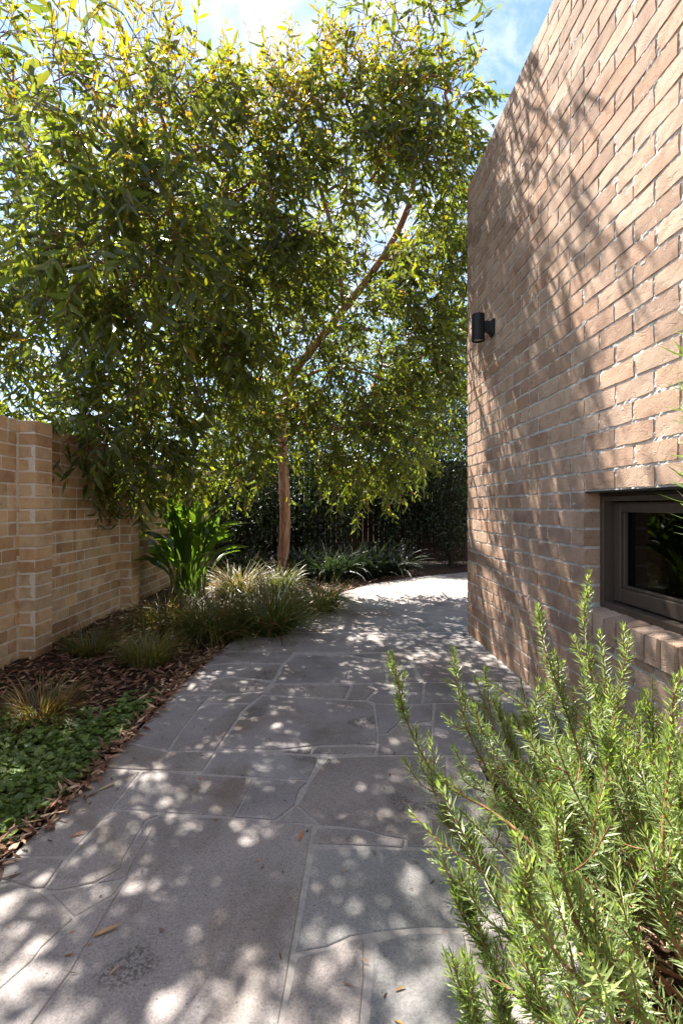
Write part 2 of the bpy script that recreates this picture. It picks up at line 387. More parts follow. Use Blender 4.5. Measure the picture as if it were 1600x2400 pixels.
STONES = [
 [(372,1914),(551,1919),(731,1936),(703,2090),(680,2228),(652,2400),(478,3400),(-640,3400),(88,2389),(168,2278),(198,2224),(228,2188),(291,2068),(300,2050),(335,1988)],
 [(737,1992),(900,1992),(1075,1995),(1125,2176),(1000,2172),(875,2179),(820,2190),(765,2217),(695,2227)],
 [(699,2243),(765,2228),(820,2203),(848,2198),(849,2290),(842,2400),(806,3400),(496,3400),(666,2400)],
 [(876,2212),(955,2189),(1083,2187),(1103,2285),(1128,2400),(1350,3400),(842,3400),(868,2400)],
 [(1093,2187),(1318,2180),(1433,2400),(1956,3400),(1365,3400),(1138,2400),(1113,2285)],
 [(1085,1995),(1222,1995),(1318,2172),(1135,2177)],
 [(745,1943),(850,1949),(900,1962),(944,1970),(942,1985),(733,1977)],
 [(768,1779),(880,1774),(1040,1774),(1062,1985),(955,1983),(952,1966),(905,1957),(855,1942),(752,1932),(708,1895),(700,1886),(728,1834)],
 [(597,1826),(718,1834),(700,1850),(688,1886),(643,1920),(555,1914)],
 [(690,1893),(703,1899),(738,1929),(650,1924)],
 [(514,1762),(640,1769),(728,1774),(744,1776),(720,1827),(600,1820),(476,1811)],
 [(334,1810),(471,1818),(592,1826),(549,1912),(400,1903),(266,1894)],
 [(235,1804),(326,1809),(258,1896),(160,2005),(90,2006),(45,2004),(78,1965),(155,1885)],
 [(30,2012),(150,2016),(104,2078),(80,2081),(15,2060),(-60,2050),(-30,2020)],
 [(264,1901),(370,1911),(340,1924),(289,2014),(282,2036),(222,2068),(142,2086),(112,2083),(170,2006)],
 [(376,1916),(365,1932),(310,2020),(296,2052),(280,2059),(232,2069),(287,2038),(294,2014),(346,1927)],
 [(145,2092),(225,2075),(284,2068),(262,2097),(174,2147),(122,2097)],
 [(-75,2062),(10,2070),(96,2092),(166,2154),(94,2222),(71,2252),(-2,2321),(-90,2408),(-228,2274)],
 [(178,2155),(264,2104),(286,2076),(222,2186),(194,2222),(163,2275),(83,2386),(-655,3400),(-1290,3400),(-232,2287),(-85,2413),(4,2326),(76,2257),(100,2226)],
 [(300,1744),(395,1764),(503,1764),(473,1806),(330,1803),(240,1798)],
 [(404,1631),(487,1632),(466,1656),(428,1704),(391,1757),(302,1738),(362,1677)],
 [(489,1652),(580,1653),(564,1668),(515,1742),(506,1758),(400,1758),(432,1708),(471,1659)],
 [(499,1633),(618,1625),(588,1646),(494,1646)],
 [(616,1633),(806,1644),(858,1647),(871,1653),(881,1720),(881,1746),(836,1743),(766,1745),(712,1750),(654,1757),(521,1752),(526,1740),(574,1668),(592,1655)],
 [(662,1763),(728,1756),(724,1767)],
 [(744,1752),(836,1751),(880,1753),(872,1767),(732,1766)],
 [(880,1653),(960,1656),(928,1697),(905,1717),(888,1718)],
 [(890,1724),(908,1724),(932,1701),(1008,1701),(1010,1768),(887,1768),(888,1750)],
 [(968,1656),(1014,1652),(1008,1690),(938,1695)],
 [(1022,1651),(1160,1650),(1180,1768),(1020,1768),(1016,1700)],
 [(1168,1650),(1281,1651),(1415,1768),(1188,1768)],
 [(1050,1777),(1107,1777),(1222,1985),(1072,1986)],
 [(646,1607),(818,1608),(805,1636),(618,1627)],
 [(829,1608),(861,1605),(878,1617),(854,1639),(813,1639)],
 [(873,1604),(988,1601),(984,1649),(884,1648),(864,1641),(889,1620)],
 [(998,1601),(1168,1601),(1160,1643),(993,1648)],
 [(1178,1601),(1230,1601),(1278,1644),(1170,1644)],
 [(410,1624),(433,1602),(540,1589),(632,1601),(614,1620),(497,1627)],
 [(437,1597),(472,1562),(560,1557),(658,1559),(638,1594),(545,1583)],
 [(478,1557),(508,1530),(600,1529),(686,1530),(664,1553),(560,1551)],
 [(696,1535),(800,1538),(898,1551),(904,1598),(646,1601),(666,1560)],
 [(818,1534),(950,1532),(980,1597),(912,1598),(906,1548)],
 [(962,1532),(1080,1532),(1120,1597),(992,1597)],
 [(1088,1532),(1146,1532),(1222,1597),(1128,1597)],
]
def shrink(p, d):
    """move every edge of a simple polygon inwards by d"""
    p = np.asarray(p); n = len(p); area = 0.5 * np.sum(p[:, 0] * np.roll(p[:, 1], -1) - np.roll(p[:, 0], -1) * p[:, 1])
    if area < 0: p = p[::-1]
    e = np.roll(p, -1, 0) - p; L = np.linalg.norm(e, axis=1); nn = np.stack([-e[:, 1], e[:, 0]], 1) / np.maximum(L, 1e-6)[:, None]
    out = []
    for i in range(n):
        m = nn[i - 1] + nn[i]; k = max(0.55, 1 + float(nn[i - 1] @ nn[i])); out.append(p[i] + m / k * d)
    return np.array(out)
def roughen(p, step=0.07, amp=0.0035):
    out = []
    for i in range(len(p)):
        a, b = p[i], p[(i + 1) % len(p)]; L = np.linalg.norm(b - a); k = max(1, min(14, int(L / step)))
        for j in range(k):
            q = a + (b - a) * j / k
            out.append(q + amp * np.array([float(vnoise(q[0] * 23, q[1] * 23, 3)), float(vnoise(q[0] * 23, q[1] * 23, 9))]))
    return np.array(out)
TINTS = [(0.272, 0.242, 0.226), (0.26, 0.234, 0.222), (0.248, 0.236, 0.224), (0.284, 0.252, 0.23), (0.248, 0.229, 0.221), (0.266, 0.232, 0.214)]
def flagstone(poly, tint, dz=0.0):
    p = roughen(shrink(poly, -0.001)); q = shrink(p, 0.0022); c = p.mean(0); n = len(p)
    z = 0.002 + dz
    V = [(x - c[0], y - c[1], z) for x, y in q] + [(x - c[0], y - c[1], z - 0.002) for x, y in p] + [(x - c[0], y - c[1], -0.03) for x, y in p]
    Fc = [tuple(range(n))] + [(i, i + n, (i + 1) % n + n, (i + 1) % n) for i in range(n)] + [(i + n, i + 2 * n, (i + 1) % n + 2 * n, (i + 1) % n + n) for i in range(n)]
    me = mesh('flagstone', V, Fc, M_STONE, tint); o = link('flagstone', me, path, (c[0], c[1], 0.0)); return o
TI = [0, 2, 5, 2, 3, 1, 0, 5, 4, 0, 2, 0, 3, 3, 3, 0, 3, 3, 0, 3, 1, 1, 3, 1, 5, 3, 4, 5, 1, 4, 2, 0, 5, 1, 4, 2, 0, 5, 1, 0, 1, 4, 5, 0]
for i, s in enumerate(STONES):
    gp = np.array([ground(x, y) for x, y in s]); t = np.array(TINTS[TI[i % len(TI)]]) * random.uniform(0.94, 1.06)
    flagstone(gp, t, random.uniform(-0.001, 0.0022))
def stone_row(y0, y1, x0f, x1f, wmin, wmax):
    xa = max(x0f(y0), x0f(y1)) if callable(x0f) else x0f
    xl0, xl1 = x0f(y0) + 0.012, x0f(y1) + 0.012; xr0, xr1 = x1f(y0) - 0.012, x1f(y1) - 0.012
    cuts0, cuts1 = [xl0], [xl1]
    t = 0.0; span = min(xr0 - xl0, xr1 - xl1)
    while True:
        w = random.uniform(wmin, wmax); t += w / span
        if t > 1 - 0.6 * wmin / span: break
        sk = random.uniform(-0.09, 0.09)
        cuts0.append(xl0 + (xr0 - xl0) * t + sk); cuts1.append(xl1 + (xr1 - xl1) * t - sk)
    cuts0.append(xr0); cuts1.append(xr1)
    for a in range(len(cuts0) - 1):
        j = [random.uniform(-0.02, 0.02) for _ in range(2)]
        flagstone(np.array([(cuts0[a] + .004, y0 + 0.006), (cuts0[a + 1] - .004, y0 + 0.006), (cuts1[a + 1] - .004, y1 - 0.006), (cuts1[a] + .004, y1 - 0.006)]), np.array(random.choice(TINTS)) * random.uniform(0.92, 1.06), random.uniform(-0.001, 0.001))
pe = lambda y: float(path_edge(y))
for y0, y1 in ((3.51, 4.03),): stone_row(y0, y1, pe, lambda y: wall_x(y) - 0.002, 0.45, 0.8)
for y0, y1 in ((4.07, 4.7), (4.7, 5.3), (5.3, 5.95), (5.95, 6.6), (6.6, 7.1), (7.1, 7.75)): stone_row(y0, y1, pe, lambda y: 4.9, 0.5, 1.0)
for y0, y1 in ((-2.9, -2.1), (-2.1, -1.4), (-1.4, -0.75), (-0.75, -0.1), (-0.1, 0.53)): stone_row(y0, y1, pe, lambda y: 0.55, 0.35, 0.8)

# ================================================================== HOUSE
def brick_variants(nv, L, H, D, palette, amp, mat, prefix, nx=4, nz=2):
    """front-facing bricks: local x along, z up, front towards -y, origin at the middle of the front face"""
    out = []
    for k in range(nv):
        s = 100 * k + len(prefix)
        xs = np.linspace(-L / 2, L / 2, nx + 1); zs = np.linspace(-H / 2, H / 2, nz + 1)
        V, Fc = [], []
        for j, z in enumerate(zs):
            for i, x in enumerate(xs):
                ex = amp * 1.1 * float(vnoise(i * 0.7 + s, j * 0.9, 1)); ez = amp * 1.1 * float(vnoise(i * 0.8 + s, j * 0.9, 5))
                edge = (i in (0, nx)) or (j in (0, nz)); corner = (i in (0, nx)) and (j in (0, nz))
                y = amp * 0.4 * float(vnoise(i * 0.9 + s, j * 0.8, 9)) + (amp * 0.2 if corner else 0)
                V.append((x * (0.994 if corner else 1) + ex, y, z * (0.972 if corner else 1) + ez))
        w = nx + 1
        for j in range(nz):
            for i in range(nx): a = j * w + i; Fc.append((a, a + 1, a + w + 1, a + w))
        ring = [i for i in range(w)] + [j * w + nx for j in range(1, nz + 1)] + [nz * w + i for i in range(nx - 1, -1, -1)] + [j * w for j in range(nz - 1, 0, -1)]
        b0 = len(V); V += [(V[i][0], D, V[i][2]) for i in ring]; m = len(ring)
        for i in range(m): Fc.append((ring[(i + 1) % m], ring[i], b0 + i, b0 + (i + 1) % m))
        col = np.array(palette[k % len(palette)]) * random.uniform(0.84, 1.08)
        out.append(dict(V=np.array(V), F=Fc, col=col, me=mesh(prefix, V, Fc, mat, col)))
    return out
def joined(name, items, variants, mat, parent):
    """items: (variant index, (u, y, w), (sx, sy, sz)) -> one mesh"""
    Vs, Ls, Ss, Cs, off = [], [], [], [], 0
    for k, t, sc in items:
        v = variants[k]; Vs.append(v['V'] * np.array(sc) + np.array(t))
        for f in v['F']: Ls += [i + off for i in f]; Ss.append(len(f))
        Cs.append(np.repeat(v['col'][None, :], len(v['V']), 0)); off += len(v['V'])
    return link(name, big_mesh(name, np.concatenate(Vs), Ls, Ss, mat, np.concatenate(Cs)), parent)

CORNER = np.array([wall_x(4.03), 4.03]); UA = math.atan2(-1, 0.0379)
house = empty('brick_house', (CORNER[0], CORNER[1], 0), UA)
tag(house, 'tall tan handmade brick house wall with a low dark window on the right', 'house')
hm = Matrix.Translation((CORNER[0], CORNER[1], 0)) @ Matrix.Rotation(UA, 4, 'Z')
PITCH, Z0H, ROWS = 0.086, 0.004, 43
ULEN, UJ, UW0, UW1 = 7.2, 1.2, 1.8, 3.0
ZHEAD, ZSILL, SILLB = Z0H + 13 * PITCH, 0.588, 0.480
HTOP = Z0H + ROWS * PITCH
def proj(p):
    return CX + F * p[0] / p[1], HY - F * (p[2] - EYE) / p[1]
def local_area(mat4, u0, u1, w0, w1):
    """visible pixel area of a brick on a wall (0 when outside the frame)"""
    q = [mat4 @ Vector((u, 0, w)) for u, w in ((u0, w0), (u1, w0), (u1, w1), (u0, w1))]
    if min(v.y for v in q) < 0.3: return 0.0
    P = np.array([proj(v) for v in q]); x0, x1 = np.clip([P[:, 0].min(), P[:, 0].max()], 0, 1600); y0, y1 = np.clip([P[:, 1].min(), P[:, 1].max()], 0, 2400)
    if x1 - x0 < 1 or y1 - y0 < 1: return 0.0
    return float((x1 - x0) * (y1 - y0))

# mortar bed of the visible wall: an uneven sheet with the window hole, closed at the back
def mortar_sheet(u1, w1, holes, y_front, thick, du, dw, amp, seed=0.0):
    us = set(np.round(np.linspace(0, u1, int(u1 / (du * 4)) + 1), 4)) | set(np.round(np.linspace(0, min(3.4, u1), int(min(3.4, u1) / du) + 1), 4)); ws = set(np.round(np.linspace(-0.05, w1, int(w1 / dw) + 1), 4))
    for a, b, c, d in holes: us |= {a, b}; ws |= {c, d}
    us = np.array(sorted(us)); ws = np.array(sorted(ws)); U, W = np.meshgrid(us, ws)
    Y = y_front + amp * (0.5 * vnoise(U * 24 + seed, W * 60) + 0.7 * vnoise(U * 85, W * 116 + seed))
    nu, nw = len(us), len(ws); V = np.stack([U.ravel(), Y.ravel(), W.ravel()], 1)
    uc = (us[:-1] + us[1:]) / 2; wc = (ws[:-1] + ws[1:]) / 2; UC, WC = np.meshgrid(uc, wc); keep = np.ones(UC.shape, bool)
    for a, b, c, d in holes: keep &= ~((UC > a) & (UC < b) & (WC > c) & (WC < d))
    jj, ii = np.nonzero(keep); a = jj * nu + ii
    q = np.stack([a, a + 1, a + nu + 1, a + nu], 1); loops = [q.ravel()]; n = len(V); extra = []; k = n
    def slab(p0, p1):      # a strip going back from an edge line
        nonlocal k
        extra.extend([(p0[0], y_front, p0[1]), (p1[0], y_front, p1[1]), (p1[0], thick, p1[1]), (p0[0], thick, p0[1])])
        loops.append(np.array([k, k + 1, k + 2, k + 3])); k += 4
    slab((0, -0.05), (0, w1)); slab((0, w1), (u1, w1)); slab((u1, w1), (u1, -0.05))
    for a_, b_, c_, d_ in holes:
        slab((a_, c_), (a_, d_)); slab((a_, d_), (b_, d_)); slab((b_, d_), (b_, c_)); slab((b_, c_), (a_, c_))
    V = np.vstack([V, np.array(extra)]); lp = np.concatenate(loops)
    return V, lp, np.full(len(lp) // 4, 4)
hole = (UW0, UW1, SILLB, ZHEAD)
hw = link('wall', big_mesh('wall', *mortar_sheet(ULEN, HTOP, [hole], 0.0036, 0.25, 0.0115, 0.0086, 0.0046), M_MORT), house)
boxes('house_body', [(0.03, ULEN, 1.7, 5.0, -0.05, HTOP - 0.05), (0.03, UW0 - 0.25, 0.26, 1.69, -0.05, HTOP - 0.05), (UW1 + 0.25, ULEN, 0.26, 1.69, -0.05, HTOP - 0.05), (UW0 - 0.24, UW1 + 0.24, 0.26, 1.69, 1.6, HTOP - 0.05), (UW0 - 0.24, UW1 + 0.24, 0.26, 1.69, -0.05, 0.1)], M_RENDER, house)
boxes('room', [(UW0 - 0.235, UW0 - 0.22, 0.262, 1.685, 0.105, 1.595), (UW1 + 0.22, UW1 + 0.235, 0.262, 1.685, 0.105, 1.595), (UW0 - 0.215, UW1 + 0.215, 1.66, 1.68, 0.105, 1.595), (UW0 - 0.215, UW1 + 0.215, 0.262, 1.655, 1.57, 1.59), (UW0 - 0.215, UW1 + 0.215, 0.262, 1.655, 0.11, 0.13)], M_ROOM, house)

HP = [(0.464, 0.324, 0.233), (0.454, 0.304, 0.214), (0.486, 0.345, 0.25), (0.432, 0.283, 0.198), (0.497, 0.355, 0.257), (0.454, 0.314, 0.231), (0.4, 0.266, 0.188), (0.475, 0.321, 0.221), (0.443, 0.305, 0.225), (0.464, 0.315, 0.218), (0.486, 0.345, 0.253), (0.41, 0.273, 0.196), (0.464, 0.288, 0.191)]
HV = brick_variants(30, 0.228, 0.0745, 0.07, HP, 0.0036, M_BRICK, 'brick')
hb = []                                                     # (u0, u1, w0, w1)
for r in range(ROWS):
    w0 = Z0H + r * PITCH + 0.0065; w1 = w0 + 0.073
    for lo, hi, ph in ((0.0, UJ, r % 2), (UJ, ULEN, (r + 1) % 2)):
        cuts = [lo]; u = lo + (0.24 if ph else 0.12)
        while u < hi - 0.05: cuts.append(u + random.uniform(-0.008, 0.008)); u += 0.24
        cuts.append(hi)
        for a, b in zip(cuts[:-1], cuts[1:]):
            a2, b2 = a + 0.0062, b - 0.0062
            if a == 0.0: a2 = -0.004
            spans = [(a2, b2, w0, w1)]
            if w1 > SILLB + 0.004 and w0 < ZHEAD - 0.01:         # around the window
                if b2 <= UW0 + 0.002 or a2 >= UW1 - 0.002: pass
                elif w0 < SILLB - 0.02: spans = [(a2, b2, w0, SILLB - 0.010)] if a2 >= UW0 - 0.02 and b2 <= UW1 + 0.02 else [(a2, b2, w0, w1)] if False else []
                else:
                    spans = []
                if not spans and not (b2 <= UW0 + 0.002 or a2 >= UW1 - 0.002):
                    if a2 < UW0 - 0.03: spans.append((a2, UW0 - 0.001, w0, w1))
                    if b2 > UW1 + 0.03: spans.append((UW1 + 0.001, b2, w0, w1))
                    if w0 < SILLB - 0.02:
                        aa, bb = max(a2, UW0 + 0.006), min(b2, UW1 - 0.006)
                        if bb - aa > 0.03: spans.append((aa, bb, w0, SILLB - 0.010))
            hb += spans
def lay_bricks(bricks, mat4, variants, L, H, parent, mat, limit, ymin=-0.0014, ymax=0.0006, tilt=0.0022):
    ar = [local_area(mat4, *b) for b in bricks]; order = sorted(range(len(bricks)), key=lambda i: -ar[i]); rest = []
    for rank, i in enumerate(order):
        u0, u1, w0, w1 = bricks[i]; k = random.randrange(len(variants)); y = random.uniform(ymin, ymax)
        t = ((u0 + u1) / 2, y, (w0 + w1) / 2); sc = ((u1 - u0) / L, 1.0, (w1 - w0) / H)
        if rank < limit and ar[i] > 40:
            o = link('brick', variants[k]['me'], parent, t); o.scale = sc; o.rotation_euler = (random.gauss(0, tilt) * 2, random.gauss(0, tilt), random.gauss(0, tilt) * 1.5)
        else: rest.append((k, t, sc))
    return rest
rest = lay_bricks(hb, hm, HV, 0.228, 0.0745, hw, M_BRICK, 296)
if rest: joined('brick', rest, HV, M_BRICK, hw)['kind'] = 'stuff'
# soft control joint line
boxes('control_joint', [(UJ - 0.0035, UJ + 0.0035, 0.003, 0.012, 0.0, HTOP - 0.002)], M_SEAL, house)

# ---- window
win = empty('window'); win.parent = house
SV = brick_variants(8, 0.105, 0.106, 0.07, HP, 0.003, M_BRICK, 'sill_brick', 2, 2)
# reveal bricks on the far jamb (seen edge-on from the camera) and near jamb
for side, u in ((1, UW0), (-1, UW1)):
    for r in range(6, 13):
        w0 = Z0H + r * PITCH + 0.006; w0 = max(w0, ZSILL + 0.004); h = Z0H + (r + 1) * PITCH - 0.006 - w0
        if h < 0.02: continue
        v = random.choice(SV); o = link('reveal_brick', v['me'], win, (u + side * 0.003, 0.044, w0 + h / 2))
        o.scale = (0.085 / 0.105, 0.3, h / 0.106); o.rotation_euler = (0, 0, side * math.pi / 2)
u = UW0 + 0.004
while u < UW1 - 0.03:
    wd = 0.076
    if u + wd > UW1: break
    # a brick on edge: its own box with a worn top, sloping out
    V = []; j = lambda a=0.003: random.uniform(-a, a)
    for y, zt in ((-0.012, ZSILL - 0.006), (0.02, ZSILL), (0.125, ZSILL + 0.012)):
        for x in (0.0, wd * 0.12, wd * 0.5, wd * 0.88, wd):
            V.append((u + x + j(0.0015), y + (0.004 if x in (0.0, wd) and y < 0 else 0) + j(0.0015), zt + j(0.0018) - (0.005 if x in (0.0, wd) else 0)))
    top = [(r * 5 + i, r * 5 + i + 1, r * 5 + i + 6, r * 5 + i + 5) for r in range(2) for i in range(4)]
    b0 = len(V)
    for zz in (0.55, 0.0):
        for i in range(5):
            t = V[i]; V.append((t[0] + j(0.002), t[1] - (0.003 if i in (1, 2, 3) else 0) + j(0.002), SILLB + (ZSILL - SILLB) * zz))
    Fc = top + [(b0 + i, b0 + i + 1, i + 1, i) for i in range(4)] + [(b0 + 5 + i, b0 + 6 + i, b0 + 1 + i, b0 + i) for i in range(4)]
    b1 = len(V); V += [(u, 0.125, SILLB), (u + wd, 0.125, SILLB)]
    Fc += [(0, 5, 10, b1, b0 + 5, b0), (4, b0 + 4, b0 + 9, b1 + 1, 14, 9)]
    link('sill_brick', mesh('sill_brick', V, Fc, M_BRICK, np.array(random.choice(HP)) * random.uniform(0.9, 1.08)), win)
    u += 0.0865
boxes('sill_mortar', [(UW0 + 0.001, UW1 - 0.001, -0.002, 0.14, SILLB - 0.009, ZSILL - 0.012)], M_MORT, win)
YF = 0.072
boxes('outer_frame', [(UW0 + 0.004, UW0 + 0.03, YF, YF + 0.11, ZSILL + 0.006, ZHEAD - 0.02), (UW1 - 0.03, UW1 - 0.004, YF, YF + 0.11, ZSILL + 0.006, ZHEAD - 0.02), (UW0 + 0.0305, UW1 - 0.0305, YF + 0.002, YF + 0.11, ZHEAD - 0.045, ZHEAD - 0.02)], M_FRAME, win, 0.003)
boxes('lintel_angle', [(UW0 - 0.02, UW1 + 0.02, 0.006, 0.19, ZHEAD - 0.0085, ZHEAD + 0.003), (UW0 + 0.02, UW1 - 0.02, YF - 0.012, YF + 0.1, ZHEAD - 0.0195, ZHEAD - 0.009)], M_FRAMED, win, 0.001)
boxes('frame_sill', [(UW0 + 0.031, UW1 - 0.031, YF + 0.004, YF + 0.12, ZSILL + 0.004, ZSILL + 0.034)], M_FRAME, win, 0.003)
YS = YF + 0.045
sa, sb, sc_, sd = UW0 + 0.034, UW1 - 0.034, ZSILL + 0.041, ZHEAD - 0.049
sash = boxes('sash', [(sa, sa + 0.05, YS, YS + 0.045, sc_, sd), (sb - 0.05, sb, YS, YS + 0.045, sc_, sd), (sa + 0.0505, sb - 0.0505, YS + 0.0015, YS + 0.0435, sc_, sc_ + 0.062), (sa + 0.0505, sb - 0.0505, YS + 0.0015, YS + 0.0435, sd - 0.045, sd)], M_FRAME, win, 0.0035)
boxes('glazing_bead', [(sa + 0.0508, sa + 0.064, YS + 0.012, YS + 0.03, sc_ + 0.063, sd - 0.046), (sb - 0.064, sb - 0.0508, YS + 0.012, YS + 0.03, sc_ + 0.063, sd - 0.046), (sa + 0.0645, sb - 0.0645, YS + 0.012, YS + 0.03, sc_ + 0.063, sc_ + 0.076)], M_FRAME, win, 0.003)
boxes('pane', [(sa + 0.052, sb - 0.052, YS + 0.031, YS + 0.037, sc_ + 0.05, sd - 0.04)], M_GLASS, win)

# ---- wall lamp
lamp = empty('wall_lamp', (0, 0, 0)); tag(lamp, 'matt black cylinder wall lamp high on the brick house wall', 'lamp')
lp = hm @ Vector((4.03 - 3.42, 0, 2.315)); lamp.location = lp; lamp.rotation_euler = (0, 0, UA)
def lathe(prof, seg=28, c=(0, 0)):
    V, Fc = [], []
    for r, z in prof:
        for i in range(seg): a = 2 * math.pi * i / seg; V.append((c[0] + r * math.cos(a), c[1] + r * math.sin(a), z))
    for k in range(len(prof) - 1):
        for i in range(seg): j = (i + 1) % seg; Fc.append((k * seg + i, k * seg + j, (k + 1) * seg + j, (k + 1) * seg + i))
    return V, Fc
V, Fc = lathe([(0.0, 0.092), (0.043, 0.092), (0.0465, 0.0885), (0.0465, 0.083), (0.0455, 0.082), (0.0455, -0.076), (0.0465, -0.077), (0.0465, -0.092), (0.044, -0.095), (0.039, -0.095), (0.038, -0.086), (0.0, -0.086)], 32, (0, -0.108))
link('lamp_body', mesh('lamp_body', V, Fc, M_LAMP, None, False), lamp)
V, Fc = lathe([(0.0375, -0.0855), (0.03, -0.088), (0.0, -0.089)], 24, (0, -0.108)); link('lamp_lens', mesh('lamp_lens', V, Fc, M_LENS, None, True), lamp)
boxes('wall_plate', [(-0.038, 0.038, -0.014, 0.002, -0.056, 0.056)], M_LAMP, lamp, 0.003)
V = []; 
for y, hw_, zt, zb in ((-0.012, 0.030, 0.048, -0.05), (-0.03, 0.026, 0.042, -0.036), (-0.07, 0.024, 0.04, -0.022)): V += [(-hw_, y, zb), (hw_, y, zb), (hw_, y, zt), (-hw_, y, zt)]
Fc = [(4 * k + i, 4 * k + (i + 1) % 4, 4 * k + 4 + (i + 1) % 4, 4 * k + 4 + i) for k in range(2) for i in range(4)]
o = link('bracket', mesh('bracket', V, Fc, M_LAMP), lamp); m = o.modifiers.new('bevel', 'BEVEL'); m.width = 0.004; m.segments = 2

# ================================================================== GARDEN WALL (left)
GW_TOP = 19 * PITCH
gx = lambda y: -2.105 - 0.0165 * y
gw = empty('garden_wall', (gx(2.0), 2.0, 0), math.atan2(1, -0.0165))     # local x runs away from the camera, local -y faces the path
GA = math.atan2(1, -0.0165)
# local y = z cross x  -> points left (into the wall)
tag(gw, 'low buff brick boundary wall with projecting piers along the left garden bed', 'wall')
gm = Matrix.Translation((gx(2.0), 2.0, 0)) @ Matrix.Rotation(GA, 4, 'Z')
GP = [(0.52, 0.36, 0.205), (0.49, 0.325, 0.175), (0.55, 0.395, 0.235), (0.44, 0.28, 0.145), (0.51, 0.37, 0.225), (0.53, 0.345, 0.19), (0.41, 0.255, 0.135)]
GVv = brick_variants(24, 0.228, 0.0745, 0.05, GP, 0.002, M_BRICK2, 'brick')
GLEN = 7.0
link('wall_core', big_mesh('wall_core', *mortar_sheet(GLEN, GW_TOP, [], 0.0035, 0.22, 0.04, 0.03, 0.0015, 5.0), M_MORT2), gw)
V, Fc = box_geo(-4.5, -0.001, 0.0035, 0.22, -0.05, GW_TOP); link('wall_core', mesh('wall_core', V, Fc, M_MORT2), gw)
gb = []
for r in range(19):
    w0 = r * PITCH + 0.006; w1 = w0 + 0.0745; u = -4.5 + random.choice((0.0, 0.12, 0.06)) + (0.12 if r % 2 else 0)
    while u < GLEN:
        L = 0.12 if random.random() < 0.22 else 0.24
        if u < 1.985 < u + L: L = 1.985 - u + 0.0001
        if L > 0.04: gb.append((u + 0.005, min(u + L, GLEN) - 0.005, w0, w1))
        u += L
PIERS = (1.245, 2.785, 4.325)
for p in PIERS: gb = [b for b in gb if not (b[0] >= p - 0.012 and b[1] <= p + 0.23)]
rest2 = lay_bricks(gb, gm, GVv, 0.228, 0.0745, gw, M_BRICK2, 250, -0.002, 0.002, 0.004)
if rest2: joined('brick', rest2, GVv, M_BRICK2, gw)['kind'] = 'stuff'
PD = 0.108
def pier_brick():
    """solid brick whose end and face both show; origin at the wall-side lower end corner"""
    V, Fc = [], []; n = 4
    xs = (0.0, 0.06, 0.13, 0.205); ys = (-PD, -PD * 0.5, 0.0); j = lambda a: random.uniform(-a, a)
    pr = [(0.0, 0.0), (0.002, -PD * 0.5), (0.004, -PD + 0.004), (0.012, -PD), (0.07, -PD - 0.002), (0.14, -PD - 0.001), (0.196, -PD), (0.205, -PD + 0.006), (0.205, 0.0)]
    k = len(pr)
    for z in (0.0, 0.003, 0.038, 0.0715, 0.0745):
        ins = 0.003 if z in (0.0, 0.0745) else 0.0
        for x, y in pr: V.append((x + (ins if x < 0.1 else -ins) + j(0.0008), y + (ins if y < -0.01 else 0) + j(0.0008), z + j(0.0008)))
    for r in range(4):
        for i in range(k - 1): Fc.append((r * k + i, r * k + i + 1, (r + 1) * k + i + 1, (r + 1) * k + i))
    Fc += [tuple(range(k - 1, -1, -1)), tuple(4 * k + i for i in range(k))]
    return V, Fc
PV = [mesh('pier_brick', *pier_brick(), M_BRICK2, np.array(GP[i % len(GP)]) * random.uniform(0.93, 1.08)) for i in range(9)]
for p in PIERS:
    pier = boxes('pier', [(p + 0.004, p + 0.201, -PD + 0.0045, 0.02, -0.05, GW_TOP - 0.003), (p - 0.024, p + 0.0038, -0.001, 0.03, -0.05, GW_TOP - 0.004)], M_MORT2, gw)
    for r in range(19):
        o = link('pier_brick', random.choice(PV), pier, (p + random.uniform(-.0015, .0015), random.uniform(-.0015, .0015), r * PITCH + 0.006)); o.rotation_euler = (0, 0, random.gauss(0, 0.006))

# ================================================================== BACK FENCE
FY = 9.1
fence = empty('timber_fence', (-2.6, FY, 0)); tag(fence, 'dark brown timber paling fence in shade behind the trees', 'fence')
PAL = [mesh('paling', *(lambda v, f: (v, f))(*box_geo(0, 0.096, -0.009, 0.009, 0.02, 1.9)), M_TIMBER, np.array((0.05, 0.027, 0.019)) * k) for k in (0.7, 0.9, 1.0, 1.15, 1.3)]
u = 0.0
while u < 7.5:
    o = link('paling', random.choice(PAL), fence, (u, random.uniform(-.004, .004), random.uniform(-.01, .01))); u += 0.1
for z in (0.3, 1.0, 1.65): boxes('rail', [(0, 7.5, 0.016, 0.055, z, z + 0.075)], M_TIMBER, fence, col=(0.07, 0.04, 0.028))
for x in (0.2, 2.6, 5.0, 7.2): boxes('post', [(x, x + 0.1, 0.058, 0.15, -0.3, 1.85)], M_TIMBER, fence, col=(0.07, 0.04, 0.028))

